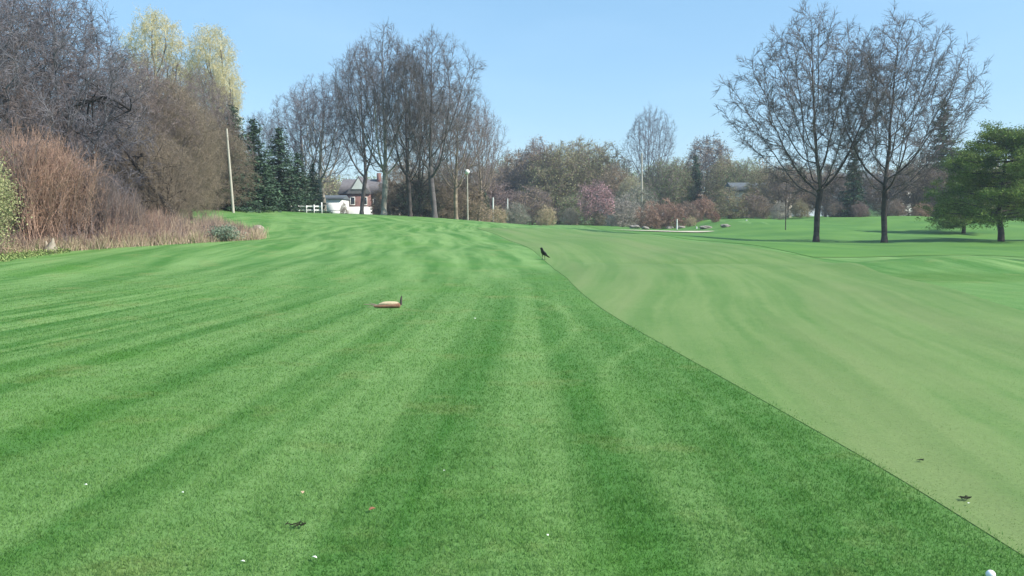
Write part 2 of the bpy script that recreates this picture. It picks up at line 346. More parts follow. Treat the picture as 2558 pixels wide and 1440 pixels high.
# ------------------------------------------------------------ trees
def unit(v): return v / (np.linalg.norm(v) + 1e-9)
PROF_T = (0, .12, .3, .5, .7, .87, 1.)
class CTree:
    """bare tree grown towards points scattered through its crown, so that limbs fork and fill it; thin wood carries fine twigs"""
    def __init__(s, seed, H, rad, base, r0, prof=(.15, .45, .75, .95, 1, .75, .25), natt=2600, step=.38, ntw=3, twl=.55, minr=.009, off=(0, 0), lean=(0, 0),
                 up=.12, droop=0., rag=.22, sub=2, kill=1.5, wig=.18, twr=.006, low=1.0, tsp=.62):
        rng = s.rng = np.random.default_rng(seed); s.H = H
        m = natt * 3; t = rng.random(m); az = rng.random(m) * 2 * math.pi; ph = rng.random(8) * 6.28
        rr = np.interp(t, PROF_T, prof) * rad * (1 + rag * (np.sin(2 * az + ph[0] + 3 * t) * .5 + np.sin(5 * az + ph[1] + 9 * t) * .35 + np.sin(9 * az + ph[2] + 17 * t) * .25))
        q = np.sqrt(rng.random(m)); keep = rng.random(m) < (np.interp(t, PROF_T, prof) ** 1.6 * .9 + .1); t, az, rr, q = t[keep][:natt], az[keep][:natt], rr[keep][:natt], q[keep][:natt]
        top = 1 + rag * .22 * np.sin(3 * az + ph[3]) * q - .10 * q ** 3
        A = np.stack([rr * q * np.cos(az), rr * q * np.sin(az), base + (H - base) * t * top], 1); A[:, :2] += np.array(off) * (t[:, None] * .6 + .4)
        # trunk
        nt_ = max(3, int(base * low / step)); P = [np.zeros(3)]; d = unit(np.array([lean[0], lean[1], 1.])); par = [-1]
        for i in range(nt_):
            d = unit(d + rng.normal(0, .03, 3)); P.append(P[-1] + d * (base * low / nt_)); par.append(i)
        P = np.array(P); par = list(par); nn = A.shape[0]; nd = np.full(nn, 1e9); ni = np.zeros(nn, int); start = 0; Dv = [d] * len(P); alive = np.ones(nn, bool)
        for it in range(110):
            newP = P[start:]; 
            if len(newP) and alive.any():
                ids = np.where(alive)[0]; dm = np.linalg.norm(A[ids][:, None] - newP[None], axis=2); k = dm.argmin(1); v = dm[np.arange(len(ids)), k]; b = v < nd[ids]; nd[ids[b]] = v[b]; ni[ids[b]] = k[b] + start
            alive &= nd > kill * step
            if not alive.any(): break
            ids = np.where(alive)[0]; tgt = ni[ids]; dv = A[ids] - P[tgt]; dv /= np.linalg.norm(dv, axis=1)[:, None]; acc = np.zeros_like(P); np.add.at(acc, tgt, dv)
            u = np.unique(tgt); start = len(P); nd_ = acc[u]; ln = np.linalg.norm(nd_, axis=1); ok = ln > .15; u = u[ok]; nd_ = nd_[ok] / ln[ok][:, None]
            if not len(u): break
            nd_ = nd_ + np.array([Dv[i] for i in u]) * .55 + np.array([0, 0, up]) + rng.normal(0, wig, (len(u), 3)); nd_ /= np.linalg.norm(nd_, axis=1)[:, None]
            # no second child on the same spot
            newp = P[u] + nd_ * step; good = np.ones(len(u), bool)
            for j, i in enumerate(u):
                c = kids.get(i, []) if it else []
                if len(c) >= 3: good[j] = False
                else:
                    for c_ in c:
                        if np.linalg.norm(P[c_] - newp[j]) < step * .45: good[j] = False; break
            if it == 0: kids = {}
            if not good.any():
                alive[ids[np.isin(tgt, u)]] = False; start = len(P); continue
            bad = u[~good]
            if len(bad): alive[ids[np.isin(tgt, bad)]] &= rng.random(np.isin(tgt, bad).sum()) < .7
            for j in np.where(good)[0]: kids.setdefault(int(u[j]), []).append(len(P) + int(good[:j].sum()))
            par += [int(i) for i in u[good]]; Dv += list(nd_[good]); P = np.concatenate([P, newp[good]])
        par = np.array(par); n = len(P); w_ = np.zeros(n); 
        for i in range(n - 1, 0, -1):
            if w_[i] == 0: w_[i] = 1
            w_[par[i]] += w_[i]
        rp = w_ ** (1 / 2.25); rp = (rp - 1) / (rp[1] - 1); R_ = minr + (r0 - minr) * rp ** 1.05; R_[0] = r0 * 1.1
        i = np.arange(1, n); s.segs = np.concatenate([P[par[i]], P[i], np.minimum(R_[par[i]], R_[i] * 1.5)[:, None], R_[i][:, None]], 1); s.r0 = r0
        thin = np.where(R_[1:] < max(.035, minr * 3))[0] + 1; Dv = np.array(Dv)
        tw, Q, DQ = s.spray(P[thin], Dv[thin], ntw, twl, tsp, twr * 1.3, droop); T = [tw]
        if sub:
            t2, Q2, _ = s.spray(Q, DQ, sub, twl * .6, tsp, twr, droop * 1.5); T.append(t2); Q = np.concatenate([Q, Q2])
        s.twig = np.concatenate(T); s.tips = Q
    def spray(s, P, D, k, ln, sp, r, droop):
        rng = s.rng; P = np.repeat(P, k, 0); D = np.repeat(D, k, 0); n = len(P); d = D + rng.normal(0, sp, (n, 3)) - np.array([0, 0, droop]); d /= np.linalg.norm(d, axis=1)[:, None]
        L_ = ln * rng.uniform(.5, 1.25, (n, 1)); M_ = P + d * L_ * .5; d2 = d + rng.normal(0, .2, (n, 3)) - np.array([0, 0, droop]); d2 /= np.linalg.norm(d2, axis=1)[:, None]; E = M_ + d2 * L_ * .5
        rr = np.full((n, 1), r); return np.concatenate([np.concatenate([P, M_, rr, rr * .8], 1), np.concatenate([M_, E, rr * .8, rr * .45], 1)]), M_, d2
    def trunk_mesh(s, mat, cut=.045):
        a = Acc(); S = s.segs; big = S[:, 7] > cut; big[0] = True; a.tubes(S[big], 8); s.small = S[~big]
        a.tubes([(0, 0, -.4, 0, 0, .5, s.r0 * 1.6, s.r0 * 1.05)], 8)
        return a.mesh('trunk', [mat])
    def crown_mesh(s, mat, leafmat=None, leaf=0, leafsize=.05, spread=.15):
        a = Acc(); a.tubes(s.small, 4); a.tubes(s.twig, 3); mats = [mat]
        if leaf:
            k = s.twig; n = int(leaf); idx = s.rng.integers(0, len(k), n); f = s.rng.random((n, 1)); P = k[idx, :3] * (1 - f) + k[idx, 3:6] * f + s.rng.normal(0, spread, (n, 3))
            P[:, 2] = np.maximum(P[:, 2], .03); a.leaves(P, leafsize, s.rng, 1); mats.append(leafmat)
        return a.mesh('crown', mats)
b_grey = simple('bark_grey', (.15, .135, .135), (.085, .075, .075), 1.5, island=.25)
b_dark = simple('bark_dark', (.085, .07, .065), (.045, .038, .036), 1.5, island=.25)
b_brown = simple('bark_brown', (.28, .225, .17), (.18, .145, .11), .8, island=.35)
b_mauve = simple('bark_mauve', (.25, .20, .19), (.16, .13, .125), .8, island=.35)
b_black = simple('bark_black', (.035, .03, .028), (.02, .018, .018), 1.5)
b_pale = simple('bark_pale', (.34, .31, .27), (.22, .20, .17), 2, island=.25)
b_blue = simple('bark_bluegrey', (.19, .18, .20), (.115, .11, .13), .9, island=.35)
b_red = simple('bark_redtwig', (.42, .27, .20), (.29, .19, .15), 1.2, island=.4)
b_tan = simple('stem_tan', (.56, .44, .31), (.38, .28, .22), 1.2, island=.45)
b_yel = simple('willow_twig_yellow', (.62, .55, .34), (.48, .43, .27), 1, island=.3)
l_olive = simple('leaf_olive', (.44, .43, .22), (.31, .33, .17), .5, island=.4, transl=.3)
l_green = simple('leaf_fresh_green', (.33, .42, .20), (.23, .31, .15), .5, island=.4, transl=.3)
l_yel = simple('leaf_yellow_green', (.66, .60, .34), (.50, .47, .26), .5, island=.3, transl=.3)
l_brown = simple('bud_russet', (.40, .30, .20), (.28, .215, .15), .6, island=.4, transl=.2)
l_pink = simple('blossom_pink', (.62, .36, .38), (.46, .28, .30), .8, island=.3, transl=.3)
l_rose = simple('bud_rose', (.34, .225, .20), (.24, .165, .145), .8, island=.4, transl=.2)
l_crim = simple('leaf_crimson', (.17, .03, .04), (.09, .02, .03), 1, island=.4, transl=.2)
l_white = simple('blossom_white', (.62, .56, .52), (.45, .40, .36), .8, island=.3, transl=.3)
l_spruce = simple('needle_spruce', (.075, .125, .070), (.040, .080, .050), .8, island=.45)
l_pine = simple('needle_pine', (.20, .27, .06), (.08, .14, .035), .7, island=.5, transl=.15)
l_sage = simple('leaf_sage', (.27, .33, .24), (.19, .25, .18), .8, island=.3, transl=.2)

def place_tree(kind, cat, label, px, D, me_t, me_c, s=1.0, rz=0.0, group=None, bark=None, crown=None, sx=1, wide=1.0):
    x = wx(px, D); e = empty(kind, (x, D, hgt(x, D) - .05), rz); e.scale = (s * wide, s * wide, s)
    tag(e, label, cat, group)
    for nm, me, mt in (('trunk', me_t, bark), ('crown', me_c, crown)):
        o = link(nm, me, e)
        if mt:
            for i, q in enumerate(mt if isinstance(mt, tuple) else (mt,)):
                if i < len(o.material_slots): o.material_slots[i].link = 'OBJECT'; o.material_slots[i].material = q
    return e
def fit(px, D, top):      # tree height that reaches picture row top
    x = wx(px, D); return wz(top, D) - hgt(x, D)

# --- the two big bare trees right of the fairway
for (px, D, top, rad, off, seed, lab) in (
        (2038, 60, 26, 4.9, (-.75, 0), 11, 'large bare tree standing left of its pair beyond the fairway, shadow falling left'),
        (2208, 60, 42, 4.75, (.8, 0), 27, 'large bare tree standing right of its pair, pale patch at its foot')):
    H = fit(px, D, top)
    t = CTree(seed, H, rad, H * .20, .20, prof=(.25, .55, .85, 1, .93, .62, .2), natt=2300, step=.36, off=off, low=1.15, ntw=4, twl=.75, sub=2, twr=.0085, rag=.36, up=.10, wig=.10, tsp=.5)
    place_tree('bare_tree', 'tree', lab, px, D, t.trunk_mesh(b_dark), t.crown_mesh(b_grey), group='two bare trees beyond the fairway')
# --- stand of bare trees on the brow of the hill
variants = []
for seed in (5, 6, 7):
    t = CTree(seed, 18, 5.2, 3.8, .31, prof=(.15, .45, .75, .95, 1, .85, .3), natt=2000, step=.42, low=1.15, ntw=4, twl=.9, sub=2, twr=.0080, minr=.011, rag=.36, up=.20, wig=.09, tsp=.48)
    variants.append((t.trunk_mesh(b_dark), t.crown_mesh(b_grey)))
for (px, D, top, v, rz, wide, bk, lab) in (
        (960, 86, 84, 0, .3, .85, (b_pale, b_grey), 'tall bare tree with pale thin trunk, first of the stand on the hill brow'),
        (1026, 84, 128, 1, 1.9, .72, (b_dark, b_grey), 'tall bare tree with thick black trunk in the middle of the brow stand'),
        (1086, 85, 92, 2, 4.2, .88, (b_grey, b_grey), 'tall spreading bare tree right of the black trunk on the hill brow'),
        (905, 92, 125, 2, 2.2, .72, (b_grey, b_blue), 'narrow bare tree at the left side of the brow stand above the brick house'),
        (1140, 93, 215, 1, 3.4, .85, (b_brown, b_mauve), 'shorter bare tree behind the lamp pole on the hill brow'),
        (1196, 98, 275, 0, 5.0, .85, (b_brown, b_mauve), 'low twiggy bare tree right of the lamp pole, last of the brow stand'),
        (1050, 100, 230, 0, .9, 1.0, (b_dark, b_brown), 'brownish bare tree filling in behind the brow stand'),
        (812, 96, 200, 0, 2.9, 1.1, (b_pale, b_blue), 'bare tree with pale trunk left of the white garage'),
        (765, 104, 225, 1, 1.0, .9, (b_grey, b_blue), 'thin bare tree behind the dark spruces near the white fence'),
        (655, 100, 285, 2, 5.5, .8, (b_grey, b_blue), 'small hazy bare tree between the spruces behind the leaning pole')):
    s = fit(px, D, top) / 18.; place_tree('bare_tree', 'tree', lab, px, D, *variants[v], s=s, rz=rz, bark=bk[0], crown=bk[1], group='bare trees on the hill brow', wide=wide)
print('T central trees')

# --- big tangled trees at the left behind the brush
tang = []
for seed in (31, 32):
    t = CTree(seed, 12, 5.6, .9, .30, prof=(.65, .85, .95, 1, .95, .75, .3), natt=3000, step=.30, low=1.5, ntw=3, twl=.75, sub=3, twr=.0068, minr=.010, rag=.35, up=.0, droop=.12, wig=.35, lean=(.12, 0))
    tang.append((t.trunk_mesh(b_dark), t.crown_mesh(b_blue)))
for (px, D, top, v, rz, wide, bk, lab) in (
        (95, 38, -75, 0, .4, .85, (b_dark, b_blue), 'huge tangled blue-grey bare tree rising out of the frame above the red brush'),
        (-40, 41, -60, 1, 2.0, 1.1, (b_dark, b_mauve), 'huge tangled bare tree cut by the left picture edge'),
        (305, 44, 135, 1, 3.6, .85, (b_dark, b_mauve), 'tangled brown-grey bare tree right of the huge blue-grey one'),
        (352, 41, 300, 0, 5.0, .7, (b_dark, b_brown), 'low dense twiggy tree with black limbs above the brush slope'),
        (432, 46, 200, 0, 1.2, .68, (b_dark, b_brown), 'rounded brown twiggy tree left of the leaning pole'),
        (478, 50, 235, 1, 4.4, .6, (b_dark, b_brown), 'small brown twiggy tree nearest the leaning pole'),
        (60, 36, 170, 0, 3.0, .8, (b_dark, b_mauve), 'mauve twiggy tree right behind the red-brown shrubs'),
        (425, 40, 350, 1, 0.2, .7, (b_dark, b_brown), 'low dark thicket tree at the top of the brush bank'),
        (385, 60, 140, 0, 2.2, .7, (b_dark, b_mauve), 'mauve grey twiggy tree just below the left yellow willow crown'),
        (515, 66, 178, 1, 5.2, .62, (b_dark, b_mauve), 'mauve grey twiggy tree under the right yellow willow crown'),
        (545, 64, 300, 0, 3.9, .8, (b_dark, b_brown), 'low brown twiggy tree immediately left of the leaning pole')):
    s = fit(px, D, top) / 12.; place_tree('tangled_tree', 'tree', lab, px, D, *tang[v], s=s, rz=rz, bark=bk[0], crown=bk[1], group='tangled trees behind the brush', wide=wide)
# dark leaning limbs seen through the tangle
for (pts, D, r, lab) in (
        ([(120, 640), (140, 560), (150, 430), (150, 330), (175, 260), (250, 235), (300, 270)], 36, .12, 'black crooked leaning trunk on the left behind the shrubs'),
        ([(480, 615), (420, 520), (365, 455), (320, 400), (270, 320), (240, 260), (235, 190)], 39, .11, 'long black trunk leaning left over the brush bank'),
        ([(440, 615), (405, 515), (380, 430), (330, 350), (300, 290), (255, 225)], 40, .08, 'thinner black trunk leaning left beside the long one')):
    rng = np.random.default_rng(int(D)); P = [np.array([wx(p, D), D + .25 * i, wz(q, D)]) for i, (p, q) in enumerate(pts)]
    e = empty('leaning_trunk', tuple(P[0] - np.array([0, 0, .3]))); o0 = np.array(e.location); tag(e, lab, 'tree trunk')
    a = Acc(); n = len(P) - 1; a.tubes([(*(P[i] - o0), *(P[i + 1] - o0), r * (1 - .10 * i), r * (1 - .10 * (i + 1))) for i in range(n)], 7); sg = []
    for i in range(1, n):
        for k in range(7):
            p = P[i] + (P[i + 1] - P[i]) * rng.random() - o0; d = unit(rng.normal(0, 1, 3) + [0, 0, .5])
            for q in range(4):
                d = unit(d + rng.normal(0, .25, 3)); p2 = p + d * rng.uniform(.3, .5); sg.append((*p, *p2, .035 - .007 * q, .03 - .007 * q)); p = p2
    a.tubes(sg, 4); link('trunk', a.mesh('trunk', [b_black]), e)
# yellow willows
wil = []
for seed in (41, 42):
    t = CTree(seed, 15, 2.6, 5, .28, prof=(.3, .5, .6, .75, .95, .95, .6), natt=1500, step=.36, ntw=4, twl=.8, sub=2, twr=.009, minr=.014, rag=.3, droop=.3)
    wil.append((t.trunk_mesh(b_grey), t.crown_mesh(b_yel, l_yel, 15000, .050, spread=.16)))
for (px, D, top, v, wide, lab) in (
        (402, 72, 38, 0, .8, 'pale yellow willow crown rising behind the left trees, the left one'),
        (540, 72, 80, 1, .85, 'pale yellow willow crown against the sky, right one of the pair'),
        (575, 70, 175, 0, .8, 'drooping pale yellow willow lower on the right side above the spruces'),
        (468, 76, 165, 1, .7, 'yellowish willow filling the dip between the two yellow crowns')):
    s = fit(px, D, top) / 15.; place_tree('willow_tree', 'tree', lab, px, D, *wil[v], s=s, rz=px * .01, group='yellow willows', wide=wide)
print('T left trees')

# --- conifers
def spruce(seed, H, rad, mat):
    rng = np.random.default_rng(seed); a = Acc(); a.tubes([(0, 0, -.3, 0, 0, H * .5, .16, .10), (0, 0, H * .5, 0, 0, H, .10, .015)], 6); tm = a.mesh('trunk', [b_dark])
    a = Acc(); sg = []; P = []
    z = H * .05
    while z < H * .985:
        f = 1 - z / H; rr = rad * 1.25 * f * rng.uniform(.6, 1.15) + .15; nb = max(4, int(7 * f + 4))
        for k in range(nb):
            if rng.random() < .08: continue
            az = rng.random() * 6.283; ln = rr * rng.uniform(.7, 1.15); tip = np.array([math.cos(az) * ln, math.sin(az) * ln, z - ln * rng.uniform(.05, .35) + .1])
            base = np.array([0, 0, z]); mid = (base + tip) / 2 - [0, 0, ln * .08]; sg += [(*base, *mid, .03, .02), (*mid, *tip, .02, .008)]
            nn = int(26 * ln) + 6; fr = rng.random((nn, 1)) ** .7; q = base + (tip - base) * fr; q = q + rng.normal(0, 1, (nn, 3)) * np.array([.13, .13, .07]) * (.4 + fr * .8); q[:, 2] -= .1 * rng.random(nn); P.append(q)
        z += rng.uniform(.16, .30)
    a.tubes(sg, 3); a.leaves(np.concatenate(P), .13, rng, 1, flat=.3, aspect=.7); return tm, a.mesh('crown', [b_dark, mat])
sp = [spruce(51, 10, 1.9, l_spruce), spruce(52, 10, 1.5, l_spruce)]
for (px, D, top, v, wide, lab) in (
        (590, 66, 258, 0, 1.35, 'dark spruce with pointed tip just right of the leaning pole'),
        (640, 69, 296, 1, 1.9, 'dark spruce with ragged top, second from the leaning pole'),
        (548, 68, 345, 0, 1.3, 'short dark spruce left of the leaning pole'),
        (702, 76, 318, 1, 1.9, 'narrow dark spruce left of the white fence'),
        (748, 80, 380, 0, 1.9, 'broad low dark spruce above the white fence'),
        (672, 74, 410, 1, 2.0, 'lowest dark spruce in the gap between the taller ones'),
        (785, 86, 405, 0, 1.4, 'dark green spruce beside the pale trunk near the garage'),
        (1213, 118, 478, 0, 1.3, 'small dark evergreen right of the lamp pole'),
        (2345, 112, 248, 1, 1.4, 'tall dark evergreen behind the right bare tree'),
        (2128, 106, 350, 0, 1.0, 'dark evergreen in the gap between the two big bare trees'),
        (1735, 142, 385, 0, 1.0, 'dark evergreen point rising in the far tree line'),
        (1818, 138, 430, 1, 1.3, 'small dark evergreen left of the pair of bare trees')):
    s = fit(px, D, top) / 10.; place_tree('spruce_tree', 'tree', lab, px, D, *sp[v], s=s, rz=px * .01, group='dark evergreens', wide=wide)
def pine(seed, H, rad, zlo=.20):
    rng = np.random.default_rng(seed); a = Acc()
    pts = [np.array(p) for p in ((0, 0, -.3), (-.05, 0, .8), (-.28, 0, 1.7), (-.3, .1, 3.0), (0, .1, 4.6), (.15, 0, H * .8), (.2, 0, H * .97))]
    rs = [.30, .25, .22, .18, .13, .08, .02]; a.tubes([(*pts[i], *pts[i + 1], rs[i], rs[i + 1]) for i in range(6)], 8); tm = a.mesh('trunk', [b_dark])
    a = Acc(); sg = []; P = []; z = H * zlo
    while z < H * .97:
        f = (z - H * zlo) / (H * (1 - zlo)); env = rad * (1.05 - .25 * f) * (1 - f ** 2.6) ** .7 + .3; nb = rng.integers(3, 6)
        tr = np.array([np.interp(z, [q[2] for q in pts], [q[0] for q in pts]), 0, z])
        for k in range(nb):
            az = rng.random() * 6.283; ln = env * rng.uniform(.6, 1.15); p = tr.copy(); dz = rng.uniform(-.12, .22)
            for i in range(5):
                q = p + np.array([math.cos(az), math.sin(az), dz]) * ln / 5; sg.append((*p, *q, .07 * (1 - i / 6), .07 * (1 - (i + 1) / 6))); az += rng.normal(0, .12); dz += rng.normal(0, .05) + .02
                if i >= 1:
                    for c in range(4):
                        cc = q + rng.normal(0, 1, 3) * [.45, .45, .22]; m_ = 46; P.append(cc + rng.normal(0, 1, (m_, 3)) * [.26, .26, .11])
                p = q
        z += rng.uniform(.24, .44)
    a.tubes(sg, 4); a.leaves(np.concatenate(P), .115, rng, 1, flat=.25, aspect=.45); return tm, a.mesh('crown', [b_dark, l_pine])
pn = pine(61, 9, 4.6)
pn2 = pine(62, 9, 4.4)
pn3 = pine(63, 9, 4.6, .11)
for (px, D, top, v, rz, wide, lab) in (
        (2500, 59, 315, pn, .2, .92, 'broad dark green pine with crooked black trunk at the right edge of the lawn'),
        (2660, 62, 330, pn2, 2.1, 1.0, 'broad pine cut by the right picture edge, behind the crooked-trunked one'),
        (2405, 76, 372, pn3, 4.0, .75, 'smaller yellowish green pine between the crooked pine and the bare tree')):
    s = fit(px, D, top) / 9.; place_tree('pine_tree', 'tree', lab, px, D, *v, s=s, rz=rz, group='pines at the right', wide=wide)
x, y = ground(2790, 664); place_tree('pine_tree', 'tree', 'pine just outside the right edge whose shadow reaches the lawn', 2790, y, *pn2, s=.5, rz=1.0, group='pines at the right')
print('T conifers')

# --- far tree line: individual crowns
fv = []
for seed in (71, 72, 73):
    t = CTree(seed, 10, 3.4, .8, .16, prof=(.5, .75, .95, 1, .9, .7, .3), natt=1100, step=.36, low=1.5, ntw=4, twl=.7, sub=3, twr=.013, minr=.016, rag=.3)
    fv.append((t.trunk_mesh(b_grey), t.crown_mesh(b_brown, l_olive, 13000, .070, spread=.25)))
low = []
for seed in (75, 76):
    t = CTree(seed, 4, 2.0, .15, .06, prof=(.7, .9, 1, .95, .8, .6, .3), natt=420, step=.25, low=1.5, ntw=4, twl=.5, sub=3, twr=.011, minr=.012, rag=.35)
    low.append((t.trunk_mesh(b_grey, .03), t.crown_mesh(b_brown, l_olive, 7000, .045, spread=.16)))
T_ = [  # px, D, top row, mesh, wide, bark, (twigs, buds), label
 (1235, 150, 405, 0, 1.3, b_grey, (b_mauve, l_brown), 'russet budding tree at the left end of the far tree line'),
 (1300, 158, 378, 1, 1.3, b_grey, (b_brown, l_brown), 'rounded russet tree left of the tallest far crowns'),
 (1345, 150, 350, 2, 1.0, b_grey, (b_mauve, l_brown), 'mauve-brown tree with a thin spiky top in the far tree line'),
 (1395, 146, 362, 0, 1.2, b_grey, (b_brown, l_olive), 'olive budding tree next to the spiky mauve one'),
 (1445, 152, 352, 1, 1.2, b_grey, (b_brown, l_olive), 'broad olive-brown tree at the top of the far rounded mass'),
 (1495, 148, 360, 2, 1.2, b_grey, (b_brown, l_olive), 'olive-brown tree on the right shoulder of the rounded mass'),
 (1530, 140, 415, 0, 1.1, b_grey, (b_brown, l_brown), 'lower brown tree right of the rounded mass, above the pink blossom'),
 (1575, 135, 440, 1, .9, b_pale, (b_pale, l_yel), 'pale yellowish budding tree left of the distant pole'),
 (1650, 140, 400, 1, 1.0, b_grey, (b_mauve, l_green), 'dark greenish tree at the foot of the tall hazy one'),
 (1690, 142, 398, 0, 1.0, b_grey, (b_brown, l_green), 'fresh green budding tree right of the tall hazy one'),
 (1765, 150, 345, 1, 1.1, b_grey, (b_blue, l_brown), 'rounded grey bare tree left of the pair of big bare trees'),
 (1810, 140, 392, 2, 1.1, b_grey, (b_brown, l_olive), 'olive tree in front of the rounded grey one'),
 (1860, 132, 400, 0, 1.1, b_grey, (b_brown, l_green), 'yellow-green budding tree beneath the left big tree crown'),
 (1905, 124, 420, 1, 1.1, b_grey, (b_brown, l_olive), 'grey-olive tree just left of the left big trunk'),
 (1965, 118, 405, 2, 1.2, b_grey, (b_mauve, l_brown), 'brown twiggy tree right behind the left big trunk'),
 (2060, 120, 415, 0, 1.3, b_grey, (b_mauve, l_brown), 'mauve twiggy tree between the two big trunks, left side'),
 (2130, 116, 430, 1, 1.2, b_grey, (b_mauve, l_brown), 'mauve twiggy tree between the two big trunks, right side'),
 (2215, 112, 420, 2, 1.3, b_grey, (b_mauve, l_brown), 'grey-mauve twiggy tree behind the right big trunk'),
 (2280, 106, 400, 0, 1.2, b_grey, (b_mauve, l_brown), 'grey twiggy tree right of the right big trunk'),
 (2350, 104, 420, 1, 1.1, b_grey, (b_mauve, l_brown), 'brown-grey twiggy tree left of the broad pine'),
 (2460, 104, 400, 2, 1.2, b_grey, (b_brown, l_olive), 'dull olive tree behind the broad pine'),
 (2560, 108, 380, 0, 1.2, b_grey, (b_brown, l_green), 'dull green tree behind the pines at the right edge'),
 (1165, 125, 390, 1, 1.1, b_grey, (b_mauve, l_brown), 'brown tree behind the lamp pole'),
 (1100, 128, 400, 2, 1.1, b_grey, (b_brown, l_brown), 'brown tree behind the middle of the brow stand'),
 (1010, 130, 395, 0, 1.1, b_grey, (b_brown, l_brown), 'dark brown tree right of the brick house'),
 (700, 112, 420, 1, 1.1, b_grey, (b_brown, l_brown), 'dull brown tree behind the spruces left of the white fence'),
 (610, 108, 400, 2, 1.1, b_grey, (b_mauve, l_olive), 'dull mauve tree behind the spruces near the leaning pole'),
 (520, 84, 330, 0, 1.2, b_grey, (b_brown, l_brown), 'brown tree behind the leaning pole'),
]
for (px, D, top, v, wide, bk, cr, lab) in T_:
    s = fit(px, D, top) / 10.; place_tree('budding_tree', 'tree', lab, px, D, *fv[v], s=s, rz=px * .013, bark=bk, crown=cr, group='trees of the far tree line', wide=wide)
S_ = [
 (1205, 104, 512, 0, 1.1, (b_tan, l_brown), 'shrub', 'tan twiggy shrub at the foot of the lamp pole'),
 (1243, 106, 516, 0, 1.2, (b_tan, l_olive), 'shrub', 'tan olive shrub between the lamp post and the sage green shrub'),
 (1290, 108, 508, 1, 1.3, (b_pale, l_sage), 'shrub', 'pale sage green shrub at the fairway end'),
 (1365, 104, 515, 0, 1.0, (b_tan, l_olive), 'shrub', 'olive brown upright shrub at the fairway end'),
 (1330, 122, 470, 1, 1.5, (b_mauve, l_brown), 'shrub', 'mauve grey shrub above the sage green shrub'),
 (1250, 126, 465, 0, 1.5, (b_mauve, l_rose), 'shrub', 'dull mauve shrub left of the white posts'),
 (1425, 112, 520, 1, 1.0, (b_tan, l_white), 'shrub', 'pale twiggy shrub left of the pink blossom tree'),
 (1440, 122, 480, 0, 1.3, (b_brown, l_green), 'shrub', 'dark green shrub behind the pale twigs left of the blossom'),
 (1495, 108, 528, 1, 1.2, (b_brown, l_spruce), 'shrub', 'low rounded dark green shrub beneath the pink blossom tree'),
 (1555, 112, 492, 0, 1.1, (b_pale, l_white), 'shrub', 'whitish pink blossoming shrub right of the pink tree'),
 (1590, 118, 470, 1, 1.1, (b_pale, l_sage), 'shrub', 'pale grey green shrub near the distant pole'),
 (1625, 106, 505, 1, 1.2, (b_red, l_rose), 'shrub', 'rose red budding shrub, left of the red row'),
 (1670, 107, 500, 0, 1.2, (b_red, l_rose), 'shrub', 'rose red budding shrub, second of the red row'),
 (1715, 108, 505, 1, 1.1, (b_brown, l_rose), 'shrub', 'brownish red shrub, third of the red row'),
 (1755, 110, 490, 0, 1.1, (b_red, l_rose), 'shrub', 'tall dull red shrub above the crimson one'),
 (1786, 98, 528, 1, .8, (b_red, l_crim), 'shrub', 'small dark crimson shrub beside the bank'),
 (1725, 102, 540, 0, 1.0, (b_tan, l_olive), 'shrub', 'low olive tan shrub in front of the red row'),
 (1820, 112, 470, 1, 1.3, (b_brown, l_olive), 'shrub', 'olive yellow shrub above the left end of the mound'),
 (1880, 112, 480, 0, 1.2, (b_mauve, l_brown), 'shrub', 'grey twiggy shrub on the mound left of the thin post'),
 (1945, 108, 505, 1, .9, (b_pale, l_white), 'shrub', 'whitish blossoming shrub on top of the mound'),
 (1995, 110, 500, 0, 1.1, (b_brown, l_olive), 'shrub', 'olive shrub left of the left big trunk on the mound'),
 (2080, 106, 500, 1, 1.3, (b_mauve, l_brown), 'shrub', 'mauve brown shrub right of the left big trunk'),
 (2145, 104, 505, 0, 1.3, (b_mauve, l_rose), 'shrub', 'mauve shrub left of the right big trunk'),
 (2235, 102, 500, 1, 1.3, (b_mauve, l_brown), 'shrub', 'grey brown shrub right of the right big trunk'),
 (2300, 100, 505, 0, 1.3, (b_red, l_brown), 'shrub', 'warm brown shrub left of the lowest pine boughs'),
 (2375, 100, 500, 1, 1.3, (b_brown, l_brown), 'shrub', 'brown shrub hidden behind the lowest pine boughs'),
 (2460, 100, 495, 0, 1.3, (b_brown, l_olive), 'shrub', 'dull shrub behind the crooked pine trunk'),
 (2540, 100, 490, 1, 1.3, (b_brown, l_green), 'shrub', 'dull green shrub at the far right edge'),
 (1105, 96, 455, 1, 1.2, (b_brown, l_brown), 'shrub', 'tall brown thicket between the last two trunks of the brow stand'),
 (1045, 95, 440, 0, 1.2, (b_dark, l_spruce), 'shrub', 'tall dark thicket close behind the black trunk'),
 (975, 97, 450, 1, 1.1, (b_brown, l_brown), 'shrub', 'tall brown thicket left of the black trunk, beside the house'),
 (948, 104, 500, 0, .7, (b_mauve, l_brown), 'shrub', 'thin twiggy bush standing at the right corner of the brick house'),
 (860, 106, 506, 1, .5, (b_brown, l_brown), 'shrub', 'small twiggy bush between garage and brick house'),
 (1160, 98, 450, 1, 1.2, (b_brown, l_brown), 'shrub', 'tall brown thicket directly behind the lamp post'),
 (1130, 100, 490, 0, 1.2, (b_brown, l_olive), 'shrub', 'dark olive shrub left of the lamp pole foot'),
 (1050, 102, 495, 1, 1.2, (b_brown, l_spruce), 'shrub', 'dark shrub behind the black trunk'),
 (990, 104, 490, 0, 1.1, (b_brown, l_brown), 'shrub', 'brown shrub right of the brick house'),
 (690, 96, 480, 1, 1.3, (b_brown, l_spruce), 'shrub', 'dark low shrub left of the white fence'),
 (755, 100, 478, 0, 1.1, (b_brown, l_spruce), 'shrub', 'dark shrub overhanging the white fence'),
 (625, 84, 470, 0, 1.3, (b_brown, l_olive), 'shrub', 'brown olive shrub beneath the spruces'),
]
